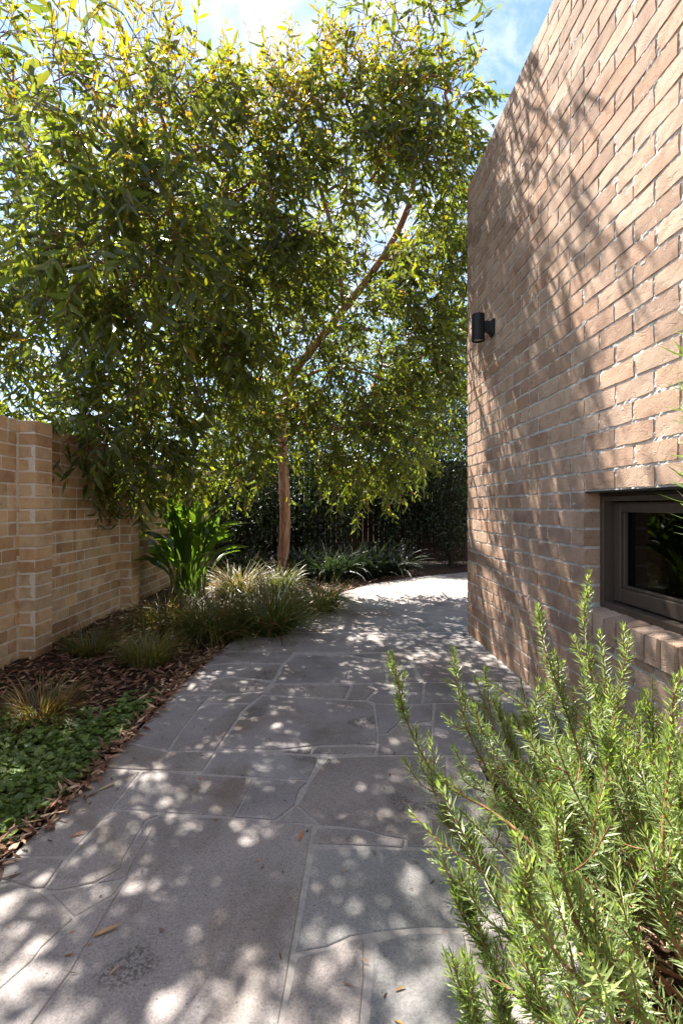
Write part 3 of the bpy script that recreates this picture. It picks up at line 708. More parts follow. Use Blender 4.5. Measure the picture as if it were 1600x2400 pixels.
# ================================================================== TREES
def grow(lobes, limbs, seed):
    """returns branch polylines and twig starts (point, outward dir, lobe)"""
    r = np.random.default_rng(seed)
    nodes = []; par = []
    for pts in limbs:
        for i, p in enumerate(pts): nodes.append(p); par.append(-1)
    nodes = [np.array(p) for p in nodes]; nl = len(nodes); twigs = []
    for lb in lobes:
        c = lb['c']; rad = lb['r']; N = lb['n']
        d = norm(r.normal(size=(N, 3))); q = d * (r.uniform(0.06, 1, (N, 1)) ** 0.42) * rad
        q += 0.12 * rad * np.array([float(vnoise(*(x * 1.7 + c))) for x in q])[:, None]
        P = c + q
        clump_n = vnoise(P[:, 0] * 2.3, P[:, 1] * 2.3, P[:, 2] * 2.6); kp = (clump_n > -0.08) | (r.random(N) < 0.38); P = P[kp]; d = d[kp]; N = len(P)
        A = np.array(nodes); root = A[np.argmin(np.linalg.norm(A - c, axis=1))]
        order = np.argsort(np.linalg.norm(P - root, axis=1)); 
        arr = np.array(nodes); cnt = len(arr)
        buf = np.zeros((cnt + N, 3)); buf[:cnt] = arr
        for i in order:
            dd = np.linalg.norm(buf[:cnt] - P[i], axis=1); k = int(np.argmin(dd))
            buf[cnt] = P[i]; nodes.append(P[i]); par.append(k); cnt += 1
            twigs.append((P[i], d[i], lb, k))
    nodes = np.array(nodes); par = np.array(par); load = np.ones(len(nodes))
    for i in range(len(nodes) - 1, -1, -1):
        if par[i] >= 0: load[par[i]] += load[i]
    polys = []
    for i in range(nl, len(nodes)):
        a, b = nodes[par[i]], nodes[i]; L = np.linalg.norm(b - a)
        mid = (a + b) / 2 + r.normal(size=3) * L * 0.07 + np.array([0, 0, 0.05 * L])
        r1 = min(0.0018 * load[i] ** 0.36, 0.012); r0 = min(r1 * 1.2, 0.013)
        polys.append((np.array([a, mid, b]), np.array([r0, (r0 + r1) / 2, r1])))
    return polys, twigs
GREENS = np.array([(0.052, 0.072, 0.02), (0.062, 0.085, 0.022), (0.048, 0.064, 0.026), (0.08, 0.10, 0.023), (0.056, 0.07, 0.034), (0.088, 0.095, 0.02)])
YOUNG = np.array([(0.15, 0.14, 0.022), (0.21, 0.16, 0.025), (0.24, 0.155, 0.025), (0.12, 0.14, 0.025), (0.18, 0.17, 0.03)])
def foliage(twigs, seed, leaf_len=0.115):
    r = np.random.default_rng(seed); P, D, L, W, C, polys = [], [], [], [], [], []
    caps = []
    for p, d, lb, k in twigs:
        young = r.random() < lb.get('young', 0.0) * np.clip(0.55 + 0.75 * d[2], 0.05, 1.2)
        tl = r.uniform(0.22, 0.5) * lb.get('tl', 1.0)
        if young: h = norm(d * 0.5 + np.array([0, 0, 0.9]) + r.normal(size=3) * 0.25); sag = 0.05
        else: h = norm(d * 0.75 + r.normal(size=3) * 0.45 + np.array([0, 0, 0.18 - 0.7 * lb.get('hang', 0.35)])); sag = r.uniform(0.12, 0.45)
        m = 6; t = np.linspace(0, 1, m)
        pts = p + h * (tl * t)[:, None] + np.array([0, 0, -1.0]) * (sag * tl * t ** 2)[:, None] + r.normal(size=(m, 3)) * 0.006
        polys.append((pts, np.linspace(0.0026, 0.0009, m)))
        nl = int(r.integers(10, 17) * lb.get('dens', 1.0))
        az0 = r.uniform(0, 6.28)
        for i in range(nl):
            s = 0.12 + 0.88 * (i + r.random()) / nl; b = pts[0] * 0
            f = s * (m - 1); a = int(min(f, m - 2)); b = pts[a] + (pts[a + 1] - pts[a]) * (f - a)
            az = az0 + i * 2.4 + r.normal() * 0.4; out = np.array([math.cos(az), math.sin(az), 0.0])
            tg = pts[a + 1] - pts[a]; tg = tg / np.linalg.norm(tg)
            if young: dr = tg * 0.6 + out * 0.7 + np.array([0, 0, 0.15 - 0.3 * r.random()])
            else: dr = tg * 0.45 + out * 0.6 + np.array([0, 0, 0.12 - 0.95 * r.random()])
            sz = r.uniform(0.7, 1.25) * (0.72 if young else 1.0) * (1.0 - 0.35 * (s > 0.85)) * lb.get('ls', 1.0)
            P.append(b); D.append(dr); L.append(leaf_len * sz); W.append(0.0135 * sz * r.uniform(0.75, 1.35))
            if young: c = YOUNG[r.integers(len(YOUNG))] * r.uniform(0.45, 0.85)
            else:
                c = GREENS[r.integers(len(GREENS))] * r.uniform(0.65, 1.35)
                if r.random() < 0.008: c = np.array((0.2, 0.11, 0.03)) * r.uniform(0.7, 1.1)
            C.append(c)
        if r.random() < 0.3 and not young:
            for q in range(5): caps.append(pts[2] + r.normal(size=3) * 0.02)
    P, D, L, W, C = map(np.array, (P, D, L, W, C)); n = len(P)
    N = r.normal(size=(n, 3)); N[:, 2] *= 0.5
    return dict(P=P, D=D, N=N, L=L, W=W, C=C, sick=r.normal(0, 0.14, n), bend=r.normal(-0.05, 0.12, n), tw=polys, caps=np.array(caps) if caps else np.zeros((0, 3)))
def sub(fo, m): return {k: (v[m] if isinstance(v, np.ndarray) and k not in ('caps',) else v) for k, v in fo.items()}
def lobe(x, y, Z, rpx, n, zr=0.75, **k):
    rw = rpx * 1.0204 / F * Z; return dict(c=pd(x, y, Z), r=np.array([rw, rw * zr, rw]), n=int(n * 1.4), **k)
def tree(name, label, lobes, limbs, radii, seed, single=0, mat=None, base_loc=(0, 0, 0), leaf_len=0.115, cat='tree', clear=None):
    root = empty(name, base_loc); tag(root, label, cat); off = -np.array(base_loc, float)
    paths = [smooth_path(l, 26) for l in limbs]
    for i, (pth, (ra, rb)) in enumerate(zip(paths, radii)):
        rr = np.linspace(1, 0, len(pth)) ** 0.9 * (ra - rb) + rb
        rr = rr * (1 + 0.06 * vnoise(np.arange(len(pth)) * 0.9, i * 7.0))
        if i == 0: rr[:3] *= np.array([1.35, 1.14, 1.04])
        link('trunk' if i == 0 else 'branch', tube_mesh('trunk' if i == 0 else 'branch', [(pth + off, rr)], M_BARK, 14 if i == 0 else 9), root)
    br, tw = grow(lobes, paths, seed)
    if clear is not None: tw = [t for t in tw if not clear(t[0])]
    fo = foliage(tw, seed + 1, leaf_len)
    if clear is not None:                       # no leaves right in front of the bare limb
        km = np.array([not clear(q, 0.36, 0.0) for q in fo['P']]); fo = sub(fo, km)
    V, lpz, sz = tube_geo([(a + off, b) for a, b in br], 5); V2, l2, s2 = tube_geo([(a + off, b) for a, b in fo['tw']], 3)
    tag(link('twigs', big_mesh('twigs', np.vstack([V, V2]), np.concatenate([lpz, l2 + len(V)]), np.concatenate([sz, s2]), M_TWIG, None, True), root), kind='stuff')
    fo['P'] = fo['P'] + off
    n = len(fo['P'])
    # how large each leaf shows; the largest become leaves of their own
    wp = fo['P'] - off; z = np.maximum(wp[:, 1], 0.3); sx = CX + F * wp[:, 0] / z; sy = HY - F * (wp[:, 2] - EYE) / z
    vis = np.where((sx > 0) & (sx < 1600) & (sy > 0) & (sy < 2400) & (wp[:, 1] > 0.3), fo['L'] / z, 0)
    pick = np.argsort(-vis)[:single]; mask = np.ones(n, bool); mask[pick] = False
    a = sub(fo, mask)
    cr = link('crown', leaf_mesh('crown', a['P'], a['D'], a['N'], a['L'], a['W'], a['sick'], a['bend'], a['C'], mat or M_LEAF, T_GUM), root); cr['kind'] = 'stuff'
    if single:
        var = []
        for k in range(20):
            c = GREENS[k % len(GREENS)] * random.uniform(0.8, 1.25)
            var.append(leaf_mesh('leaf', np.zeros((1, 3)), np.array([[1.0, 0, 0]]), np.array([[0, 0, 1.0]]), [1.0], [random.uniform(0.10, 0.15)], [random.gauss(0, 0.14)], [random.gauss(-0.05, 0.12)], [c], mat or M_LEAF, T_GUM))
        for i in pick:
            o = link('leaf', var[random.randrange(20)], cr)
            x = Vector(fo['D'][i]).normalized(); y = Vector(fo['N'][i]).cross(x).normalized(); zz = x.cross(y)
            M = Matrix((x, y, zz)).transposed().to_4x4(); M.translation = Vector(fo['P'][i]); M = M @ Matrix.Scale(float(fo['L'][i]), 4); o.matrix_local = M
    if len(fo['caps']):
        Pc = np.repeat(fo['caps'], 2, 0) + off; k = len(Pc); rr = np.random.default_rng(seed + 9)
        tag(link('seed_capsules', leaf_mesh('seed_capsules', Pc, rr.normal(size=(k, 3)) + [0, 0, .4], rr.normal(size=(k, 3)), rr.uniform(0.010, 0.018, k), np.full(k, 0.0035), np.zeros(k), np.zeros(k), np.array([(0.2, 0.1, 0.04)]) * rr.uniform(.7, 1.4, (k, 1)), M_LITTER, T_SMALL), root), kind='stuff')
    return root

base = np.array([*ground(663, 1352), 0.0])
trunk = [base + [0, 0, -0.1], base + [0, 0, 0.25], pd(655, 1200, 7.2), pd(652, 1100, 7.1), pd(648, 980, 6.95), pd(662, 890, 6.75), pd(690, 835, 6.6), pd(790, 710, 6.2), pd(880, 590, 5.8), pd(940, 470, 5.4), pd(946, 380, 5.1), pd(925, 230, 4.7), pd(900, 120, 4.4)]
limbs = [trunk,
 [pd(660, 892, 6.75), pd(610, 780, 6.4), pd(530, 620, 5.7), pd(440, 450, 4.9), pd(380, 300, 4.3), pd(350, 150, 3.9)],
 [pd(648, 985, 6.95), pd(570, 890, 6.4), pd(440, 790, 5.4), pd(330, 660, 4.3), pd(240, 560, 3.8)],
 [pd(645, 955, 6.9), pd(595, 925, 6.7), pd(510, 918, 6.3), pd(400, 950, 5.4), pd(300, 1000, 4.5), pd(230, 1030, 3.9)],
 [pd(668, 878, 6.75), pd(760, 845, 6.5), pd(850, 860, 6.3), pd(940, 900, 6.1)],
 [pd(790, 710, 6.2), pd(770, 560, 5.5), pd(730, 420, 4.8), pd(680, 280, 4.4)],
 [pd(880, 590, 5.8), pd(960, 620, 5.8), pd(1040, 660, 5.8)]]
radii = [(0.092, 0.012), (0.045, 0.008), (0.04, 0.008), (0.03, 0.007), (0.028, 0.007), (0.034, 0.007), (0.018, 0.006)]
lobes = [
 lobe(130, 160, 2.75, 155, 26, 0.9, young=0.45, hang=0.1, dens=0.8),
 lobe(0, -180, 3.2, 170, 20, 0.9, young=0.4, hang=0.1, dens=0.8),
 lobe(330, 230, 3.7, 170, 125, 0.9, young=0.85, hang=0.0, dens=0.85),
 lobe(170, 340, 3.5, 180, 100, 0.9, young=0.7, hang=0.1, dens=0.85),
 lobe(440, 330, 4.1, 150, 120, 0.9, young=0.7, hang=0.1),
 lobe(280, 560, 3.4, 200, 205, 0.8, young=0.1, hang=0.4, ls=1.2),
 lobe(560, 430, 4.4, 190, 215, 0.8, young=0.6, hang=0.2),
 lobe(630, 280, 4.4, 110, 110, 0.8, young=0.8, hang=0.0),
 lobe(770, 300, 4.5, 170, 200, 0.8, young=0.75, hang=0.1),
 lobe(900, 80, 4.2, 150, 85, 0.8, young=0.5, hang=0.1, dens=0.8),
 lobe(1000, 250, 4.5, 105, 120, 0.8, young=0.25, hang=0.2),
 lobe(800, 480, 4.6, 190, 220, 0.7, young=0.2, hang=0.35),
 lobe(985, 420, 5.0, 105, 130, 0.8, young=0.1, hang=0.4),
 lobe(560, 640, 4.9, 210, 300, 0.7, young=0.08, hang=0.4),
 lobe(380, 760, 4.3, 205, 270, 0.7, hang=0.45, ls=1.05),
 lobe(640, 780, 5.9, 200, 280, 0.6, hang=0.5),
 lobe(860, 780, 5.9, 190, 290, 0.5, hang=0.45),
 lobe(800, 640, 6.4, 170, 260, 0.5, hang=0.4),
 lobe(990, 640, 5.9, 105, 200, 0.7, hang=0.4),
 lobe(1025, 520, 5.5, 75, 80, 0.7, hang=0.4),
 lobe(970, 910, 6.3, 90, 110, 0.6, hang=0.5),
 lobe(1000, 800, 6.3, 95, 170, 0.7, hang=0.4),
 lobe(470, 940, 5.3, 185, 270, 0.55, hang=0.5),
 lobe(300, 1000, 4.4, 140, 190, 0.6, hang=0.5),
 lobe(205, 985, 3.85, 85, 80, 0.6, hang=0.35),
 lobe(770, 940, 5.9, 175, 230, 0.45, hang=0.55),
 lobe(900, 1000, 6.1, 105, 130, 0.5, hang=0.55, young=0.1),
 lobe(610, 1030, 6.2, 120, 95, 0.4, hang=0.6),
 lobe(840, 1080, 6.0, 80, 55, 0.5, hang=0.6),
]
# the pruned, open side of the crown where the leaning limb and the lower trunk show
OPEN = [(np.array(a) * 1.0204, np.array(b) * 1.0204, d) for a, b, d in (((690, 835), (790, 710), 34), ((790, 710), (940, 470), 40), ((652, 1330), (652, 1150), 48), ((652, 1150), (650, 900), 24))]
orr = np.random.default_rng(8)
def open_side(p, k=1.0, dy=30.0):
    q = np.array(proj(p)); q = q + np.array([0, dy])          # twigs hang a little below where they start
    for a, b, d in OPEN:
        t = np.clip(np.dot(q - a, b - a) / np.dot(b - a, b - a), 0, 1)
        if np.linalg.norm(q - a - (b - a) * t) < d * k: return p[1] < 6.9 and orr.random() < 0.75
    return False
tree('gum_tree', 'spreading gum tree with pinkish trunk and drooping leaves beside the path', lobes, limbs, radii, 21, 296, None, (base[0], base[1], 0), clear=open_side)
# the neighbour's gum, beyond the garden wall
b2 = np.array([-4.3, 5.6, 0.0])
l2 = [[b2 + [0, 0, -.1], b2 + [0.02, 0, 1.2], b2 + [0.1, -0.1, 2.3], np.array([-4.0, 5.2, 3.4]), np.array([-3.7, 4.9, 4.6])],
      [b2 + [0.1, -0.1, 2.2], pd(-70, 660, 4.9), pd(30, 680, 4.7), pd(120, 690, 4.5), pd(205, 705, 4.4)],
      [np.array([-4.0, 5.2, 3.4]), pd(-40, 420, 4.8), pd(80, 380, 4.5), pd(130, 330, 4.4)]]
lob2 = [lobe(60, 470, 4.6, 170, 150, 0.7, young=0.35, hang=0.2), lobe(-60, 300, 4.5, 160, 75, 0.8, young=0.6, hang=0.0), lobe(70, 780, 4.6, 120, 110, 0.6, hang=0.4), lobe(-60, 650, 4.7, 130, 100, 0.6, hang=0.3), lobe(30, 900, 5.0, 75, 45, 0.7, hang=0.3, young=0.3), lobe(150, 640, 4.5, 100, 60, 0.6, hang=0.4), lobe(20, 130, 3.6, 70, 22, 0.8, hang=0.1, young=.4)]
tree('gum_tree', 'lighter gum tree reaching over the left boundary wall from next door', lob2, l2, [(0.09, 0.02), (0.022, 0.005), (0.03, 0.006)], 55, 0, None, (b2[0], b2[1], 0))

# dense shrubs and trees along the back fence
def shrub(name, label, ctr, rad, n, seed, trunkbase, greens, llen=0.06, lw=0.013, cat='shrub'):
    r = np.random.default_rng(seed); root = empty(name, (trunkbase[0], trunkbase[1], 0)); tag(root, label, cat); off = -np.array([trunkbase[0], trunkbase[1], 0.0])
    ctr = np.array(ctr); d = norm(r.normal(size=(n, 3))); q = d * (r.uniform(0, 1, (n, 1)) ** 0.3)
    lump = 1 + 0.22 * vnoise(d[:, 0] * 2.5 + seed, d[:, 1] * 2.5, d[:, 2] * 2.5) + 0.12 * vnoise(d[:, 0] * 7, d[:, 1] * 7 + seed, d[:, 2] * 7)
    P = ctr + q * np.array(rad) * lump[:, None]; P[:, 2] = np.maximum(P[:, 2], 0.03)
    D = d * 0.6 + r.normal(size=(n, 3)) * 0.6 + np.array([0, 0, -0.1]); L = llen * r.uniform(0.6, 1.3, n)
    C = np.array(greens)[r.integers(len(greens), size=n)] * r.uniform(0.7, 1.3, (n, 1))
    o = link('crown', leaf_mesh('crown', P + off, D, r.normal(size=(n, 3)) + [0, 0, .5], L, lw * r.uniform(.7, 1.3, n), r.normal(0, .08, n), r.normal(0, .1, n), C, M_HEDGE, T_OVAL), root); o['kind'] = 'stuff'
    tb = np.array([trunkbase[0], trunkbase[1], 0.0]); polys = [(smooth_path([tb + off, (tb * 0.5 + ctr * 0.5) + off + r.normal(size=3) * .05, ctr + off], 10), np.linspace(0.06, 0.03, 11)[:11])]
    polys = [(p, np.linspace(0.05, 0.025, len(p))) for p, _ in polys]
    for k in range(7):
        e = ctr + norm(r.normal(size=3)) * np.array(rad) * 0.8; e[2] = max(e[2], 0.5); s = tb * 0.4 + ctr * 0.6
        p = smooth_path([s + off, (s + e) / 2 + off + r.normal(size=3) * .08, e + off], 8); polys.append((p, np.linspace(0.022, 0.006, len(p))))
    link('trunk', tube_mesh('trunk', polys, M_DARKBARK, 7), root); return root
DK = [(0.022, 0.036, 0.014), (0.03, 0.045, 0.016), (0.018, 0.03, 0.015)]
MD = [(0.05, 0.08, 0.02), (0.07, 0.10, 0.022), (0.04, 0.07, 0.02)]
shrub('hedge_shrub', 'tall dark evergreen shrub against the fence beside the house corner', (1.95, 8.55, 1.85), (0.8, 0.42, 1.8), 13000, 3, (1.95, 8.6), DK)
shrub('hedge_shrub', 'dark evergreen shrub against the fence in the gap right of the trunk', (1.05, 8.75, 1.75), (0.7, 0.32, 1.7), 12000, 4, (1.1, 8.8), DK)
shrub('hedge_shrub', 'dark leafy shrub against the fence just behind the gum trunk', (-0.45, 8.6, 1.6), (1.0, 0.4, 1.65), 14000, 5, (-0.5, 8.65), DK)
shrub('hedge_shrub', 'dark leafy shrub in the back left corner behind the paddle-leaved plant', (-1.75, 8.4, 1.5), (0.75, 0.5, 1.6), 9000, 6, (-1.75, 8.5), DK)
shrub('background_tree', 'sunlit yellow green tree beyond the fence at the house corner', (3.1, 11.4, 3.6), (1.5, 1.0, 2.4), 13000, 8, (3.1, 11.4), MD, 0.09, 0.018, 'tree')
shrub('background_tree', 'green tree beyond the fence behind the gum trunk', (0.5, 12.0, 3.3), (2.0, 1.0, 2.5), 15000, 9, (0.4, 12.0), MD, 0.09, 0.018, 'tree')
shrub('background_tree', 'green tree beyond the fence at the left of the gum', (-2.4, 12.0, 2.6), (1.7, 1.0, 1.8), 11000, 10, (-2.2, 12.0), MD, 0.09, 0.018, 'tree')
shrub('neighbour_bush', 'bright leafy bush just showing over the left boundary wall', (-3.6, 4.6, 1.25), (0.8, 1.0, 0.75), 6000, 12, (-3.6, 4.6), MD, 0.08, 0.016)

# ================================================================== BED PLANTS
def clump(name, label, c, rad, L, n, greens, lean, droop, width, seed, tip=None, cat='grass', group=None):
    n = int(n * 0.9); r = np.random.default_rng(seed); root_r = rad * 0.35 * np.sqrt(r.uniform(0, 1, n)); a = r.uniform(0, 6.283, n)
    P = np.stack([root_r * np.cos(a), root_r * np.sin(a), np.full(n, 0.0)], 1)
    a2 = a + r.normal(0, 0.5, n); H = np.stack([np.cos(a2), np.sin(a2)], 1)
    ln = L * r.uniform(0.5, 1.15, n); le = np.clip(r.uniform(0.02, 1, n) ** 0.9 * lean, 0, 1); dr = droop * r.uniform(0.5, 1.35, n)
    C = np.array(greens)[r.integers(len(greens), size=n)] * r.uniform(0.6, 1.2, (n, 1))
    me = ribbon_mesh(name, P, H, ln, 1.75 * width * r.uniform(0.6, 1.3, n), le, dr, C, M_GRASS, 5, tip)
    o = link(name, me, None, (c[0], c[1], 0.0)); tag(o, label, cat, group); return o
GR = [(0.05, 0.09, 0.02), (0.07, 0.115, 0.024), (0.045, 0.08, 0.018)]
DRY = [(0.23, 0.145, 0.05), (0.18, 0.105, 0.04), (0.13, 0.07, 0.03), (0.27, 0.18, 0.065)]
MIXG = [(0.10, 0.14, 0.026), (0.14, 0.145, 0.032), (0.18, 0.14, 0.045), (0.065, 0.105, 0.02)]
tipd = (0.17, 0.125, 0.04)
clump('grass_tussock', 'dry straw coloured tussock at the foot of the near brick pier', ground(95, 1690), 0.3, 0.27, 520, DRY + GR[:1], 0.7, 0.75, 0.0035, 1, tipd)
clump('grass_tussock', 'dry tussock against the wall between the two brick piers', ground(214, 1540), 0.26, 0.28, 420, DRY[:2] + GR + MIXG[:1], 0.55, 0.7, 0.0035, 2, tipd)
clump('grass_tussock', 'bright yellow green tussock at the sunlit patch of leaf litter', ground(345, 1560), 0.3, 0.30, 620, [(0.16, 0.19, 0.035), (0.11, 0.15, 0.03), (0.24, 0.19, 0.08), (0.18, 0.16, 0.06)], 0.6, 0.6, 0.0035, 3, tipd)
clump('grass_tussock', 'sprawling brown tussock in front of the far brick pier', ground(390, 1485), 0.5, 0.50, 700, DRY + MIXG, 0.85, 0.8, 0.0042, 4, tipd)
clump('grass_tussock', 'arching brown and green tussock left of the big green one', ground(490, 1492), 0.5, 0.55, 800, DRY[:2] + MIXG + GR, 0.8, 0.8, 0.0048, 5, tipd)
clump('grass_tussock', 'large dark green strappy tussock spilling onto the path edge', ground(632, 1482), 0.5, 0.58, 720, GR + GR + DRY[1:2], 0.85, 0.62, 0.0068, 6, tipd)
clump('grass_tussock', 'rounded olive tussock where the path bends by the trunk', ground(745, 1432), 0.45, 0.50, 760, MIXG + GR + DRY[1:2], 0.75, 0.8, 0.0048, 7, tipd)
clump('grass_tussock', 'pale sunlit straw tussock behind the others, left of the trunk', ground(560, 1395), 0.5, 0.55, 620, DRY + MIXG + GR[:1], 0.8, 0.8, 0.005, 8, (0.21, 0.16, 0.06))
clump('grass_tussock', 'half hidden green tussock at the base of the gum trunk', ground(655, 1385), 0.4, 0.45, 420, GR + MIXG[:2], 0.7, 0.7, 0.0055, 9, tipd)
BK = [(0.018, 0.03, 0.014), (0.024, 0.038, 0.017), (0.016, 0.026, 0.013)]
pos = ['nearest the trunk', 'second from the trunk', 'third from the trunk', 'fourth from the trunk', 'farthest right']
for i, (x, y) in enumerate(((715, 1352), (770, 1362), (822, 1358), (872, 1354), (925, 1348))):
    clump('strap_plant', 'dark strappy clump in the row before the fence, ' + pos[i], ground(x, y) + np.array([0, 0.1]), 0.45, 0.62, 260, BK, 0.65, 0.62, 0.015, 20 + i, None, 'plant', 'strappy clumps before the fence')
clump('strap_plant', 'low dark strappy clump in deep shade left of the gum trunk', np.array([-1.35, 7.4]), 0.5, 0.55, 240, BK, 0.7, 0.62, 0.014, 30, None, 'plant')

def paddle_plant(c, n=24, seed=4):
    r = np.random.default_rng(seed); root = empty('paddle_leaf_plant', (c[0], c[1], 0)); tag(root, 'tall clump of glossy green paddle leaves against the garden wall', 'plant')
    for k in range(n):
        az = r.uniform(0, 6.283); ln = r.uniform(0.05, 0.95) ** 0.8; H = r.uniform(0.8, 1.35) * (1.12 - 0.3 * ln); up = H * (1 - 0.18 * ln); outd = 0.75 * ln
        h = np.array([math.cos(az), math.sin(az), 0.0]); b = h * 0.08 * r.random() + np.array([r.normal() * .05, r.normal() * .05, 0])
        ctrl = [b, b + h * outd * 0.18 + [0, 0, up * 0.45], b + h * outd * 0.55 + [0, 0, up * 0.82], b + h * outd * 1.0 + [0, 0, up * (1.02 - 0.15 * ln)]]
        p = smooth_path(ctrl, 18); m = len(p); t = np.linspace(0, 1, m)
        wd = np.where(t < 0.42, 0.011, 0.009 + (0.034 + 0.016 * r.random()) * np.sin(np.clip((t - 0.42) / 0.58, 0, 1) * math.pi) ** 0.75); wd[-1] = 0.002
        tg = norm(np.gradient(p, axis=0)); sd = norm(np.cross(tg, np.array([0.0, 0, 1]) + h * 0.3 + r.normal(size=3) * 0.35)); nn = np.cross(sd, tg)
        V = np.stack([p - sd * wd[:, None] + nn * (wd * 0.35)[:, None], p, p + sd * wd[:, None] + nn * (wd * 0.35)[:, None]], 1).reshape(-1, 3)
        i = np.arange(m - 1) * 3; lp_ = np.concatenate([np.stack([i, i + 1, i + 4, i + 3], 1), np.stack([i + 1, i + 2, i + 5, i + 4], 1)]).ravel()
        col = np.array([(0.05, 0.09, 0.022), (0.065, 0.105, 0.022), (0.042, 0.075, 0.022)][k % 3]) * r.uniform(0.8, 1.25)
        link('leaf', big_mesh('leaf', V, lp_, np.full(2 * (m - 1), 4), M_BIG, col, True), root)
paddle_plant((-1.68, 5.35), 56)

# ---- native violets and leaf litter
def in_bed(P): return (P[:, 0] < path_edge(P[:, 1]) - 0.015) & (P[:, 0] > gx(P[:, 1]) + 0.02)
def soil_z(x, y): return -0.022 + 0.05 * np.clip((-0.95 - x) * 1.5, 0, 1) * np.clip(y - 0.5, 0, 1)
def disc_leaves(name, P, tilt, rad, C, mat, seed):
    r = np.random.default_rng(seed); n = len(P); k = 9; a = np.linspace(0.25, 2 * math.pi - 0.25, k)
    rr = rad[:, None] * (1 + 0.08 * np.cos(a * 3)[None, :]) ; az = r.uniform(0, 6.283, n)
    N = norm(np.stack([tilt[:, 0], tilt[:, 1], np.ones(n)], 1)); U = norm(np.cross(N, np.stack([np.cos(az), np.sin(az), np.zeros(n)], 1))); Vv = np.cross(N, U)
    ring = P[:, None, :] + (U[:, None, :] * np.cos(a)[None, :, None] + Vv[:, None, :] * np.sin(a)[None, :, None]) * rr[:, :, None] + N[:, None, :] * (rad * 0.22)[:, None, None]
    V = np.concatenate([P[:, None, :], ring], 1).reshape(-1, 3); o = np.arange(n)[:, None] * (k + 1); i = np.arange(1, k)[None, :]
    loops = np.stack([np.broadcast_to(o, (n, k - 1)), o + i, o + i + 1], -1).ravel()
    return big_mesh(name, V, loops, np.full(n * (k - 1), 3), mat, np.repeat(C, k + 1, 0), True)
r = np.random.default_rng(77)
N0 = 44000; P = np.stack([r.uniform(-2.15, -0.9, N0), r.uniform(0.7, 3.2, N0), np.zeros(N0)], 1)
edge_d = path_edge(P[:, 1]) - P[:, 0]
dens = np.clip((2.35 - P[:, 1]) * 2.2 + 0.3, 0, 1) * (0.55 + 0.9 * (vnoise(P[:, 0] * 4, P[:, 1] * 4) > -0.25)) + np.clip((2.75 - P[:, 1]) * 3, 0, 1) * (edge_d < 0.22)
dens = dens * np.clip(1 - np.clip(P[:, 1] - 2.1, 0, 1) * np.clip((edge_d - 0.2) * 4, 0, 1) * 1.2, 0, 1)
P = P[in_bed(P) & (r.random(N0) < dens) & (edge_d > 0.03 + 0.04 * r.random(N0))][:15000]
n = len(P); P[:, 2] = soil_z(P[:, 0], P[:, 1]) + 0.010 + 0.036 * r.random(n) ** 1.2
C = np.array([(0.075, 0.115, 0.024), (0.095, 0.145, 0.028), (0.055, 0.09, 0.02), (0.13, 0.17, 0.04)])[r.integers(4, size=n)] * r.uniform(0.9, 1.7, (n, 1))
tag(link('violet_groundcover', disc_leaves('violet_groundcover', P, r.normal(0, 0.38, (n, 2)), r.uniform(0.007, 0.016, n), C, M_VIOLA, 5)), 'carpet of small round green violet leaves in the front left bed', 'groundcover', kind='stuff')
N1 = 34000; P = np.stack([r.uniform(-2.2, 1.2, N1), r.uniform(0.6, 8.6, N1), np.zeros(N1)], 1)
keep = in_bed(P) | ((P[:, 1] > 6.5) & (P[:, 0] < path_edge(P[:, 1]) - 0.02))
P = P[keep][:19000]; n = len(P); P[:, 2] = soil_z(P[:, 0], P[:, 1]) + 0.006 + 0.02 * r.random(n)
az = r.uniform(0, 6.283, n); D = np.stack([np.cos(az), np.sin(az), r.normal(0, 0.18, n)], 1); Nn = np.stack([r.normal(0, .35, n), r.normal(0, .35, n), np.ones(n)], 1)
LC = np.array([(0.16, 0.075, 0.042), (0.22, 0.115, 0.065), (0.11, 0.05, 0.03), (0.28, 0.17, 0.10), (0.07, 0.035, 0.022), (0.36, 0.25, 0.16)])
tag(link('leaf_litter', leaf_mesh('leaf_litter', P, D, Nn, r.uniform(0.025, 0.085, n), r.uniform(0.004, 0.0095, n), r.normal(0, .15, n), r.normal(0.05, .15, n), LC[r.integers(6, size=n)] * r.uniform(0.7, 1.3, (n, 1)), M_LITTER, T_OVAL)), 'red brown fallen gum leaves covering the soil of the bed', 'leaf litter', kind='stuff')
# litter along the kerbless path edge, and mulch under the rosemary
P = np.stack([np.zeros(900), r.uniform(1.2, 3.6, 900), np.zeros(900)], 1); P[:, 0] = path_edge(P[:, 1]) + r.normal(-0.02, 0.025, 900); P[:, 2] = 0.006 + 0.015 * r.random(900)
Q = np.stack([r.uniform(0.55, 1.12, 1600), r.uniform(-0.5, 2.05, 1600), np.full(1600, -0.01) + 0.015 * r.random(1600)], 1)
P = np.vstack([P, Q]); n = len(P); az = r.uniform(0, 6.283, n); D = np.stack([np.cos(az), np.sin(az), r.normal(0, 0.15, n)], 1); Nn = np.stack([r.normal(0, .3, n), r.normal(0, .3, n), np.ones(n)], 1)
tag(link('edge_litter', leaf_mesh('edge_litter', P, D, Nn, r.uniform(0.02, 0.075, n), r.uniform(0.0035, 0.0085, n), r.normal(0, .15, n), r.normal(0.05, .15, n), LC[r.integers(6, size=n)] * r.uniform(0.8, 1.6, (n, 1)), M_LITTER, T_OVAL)), 'dry leaves and mulch along the paving edge and under the rosemary', 'leaf litter', kind='stuff')
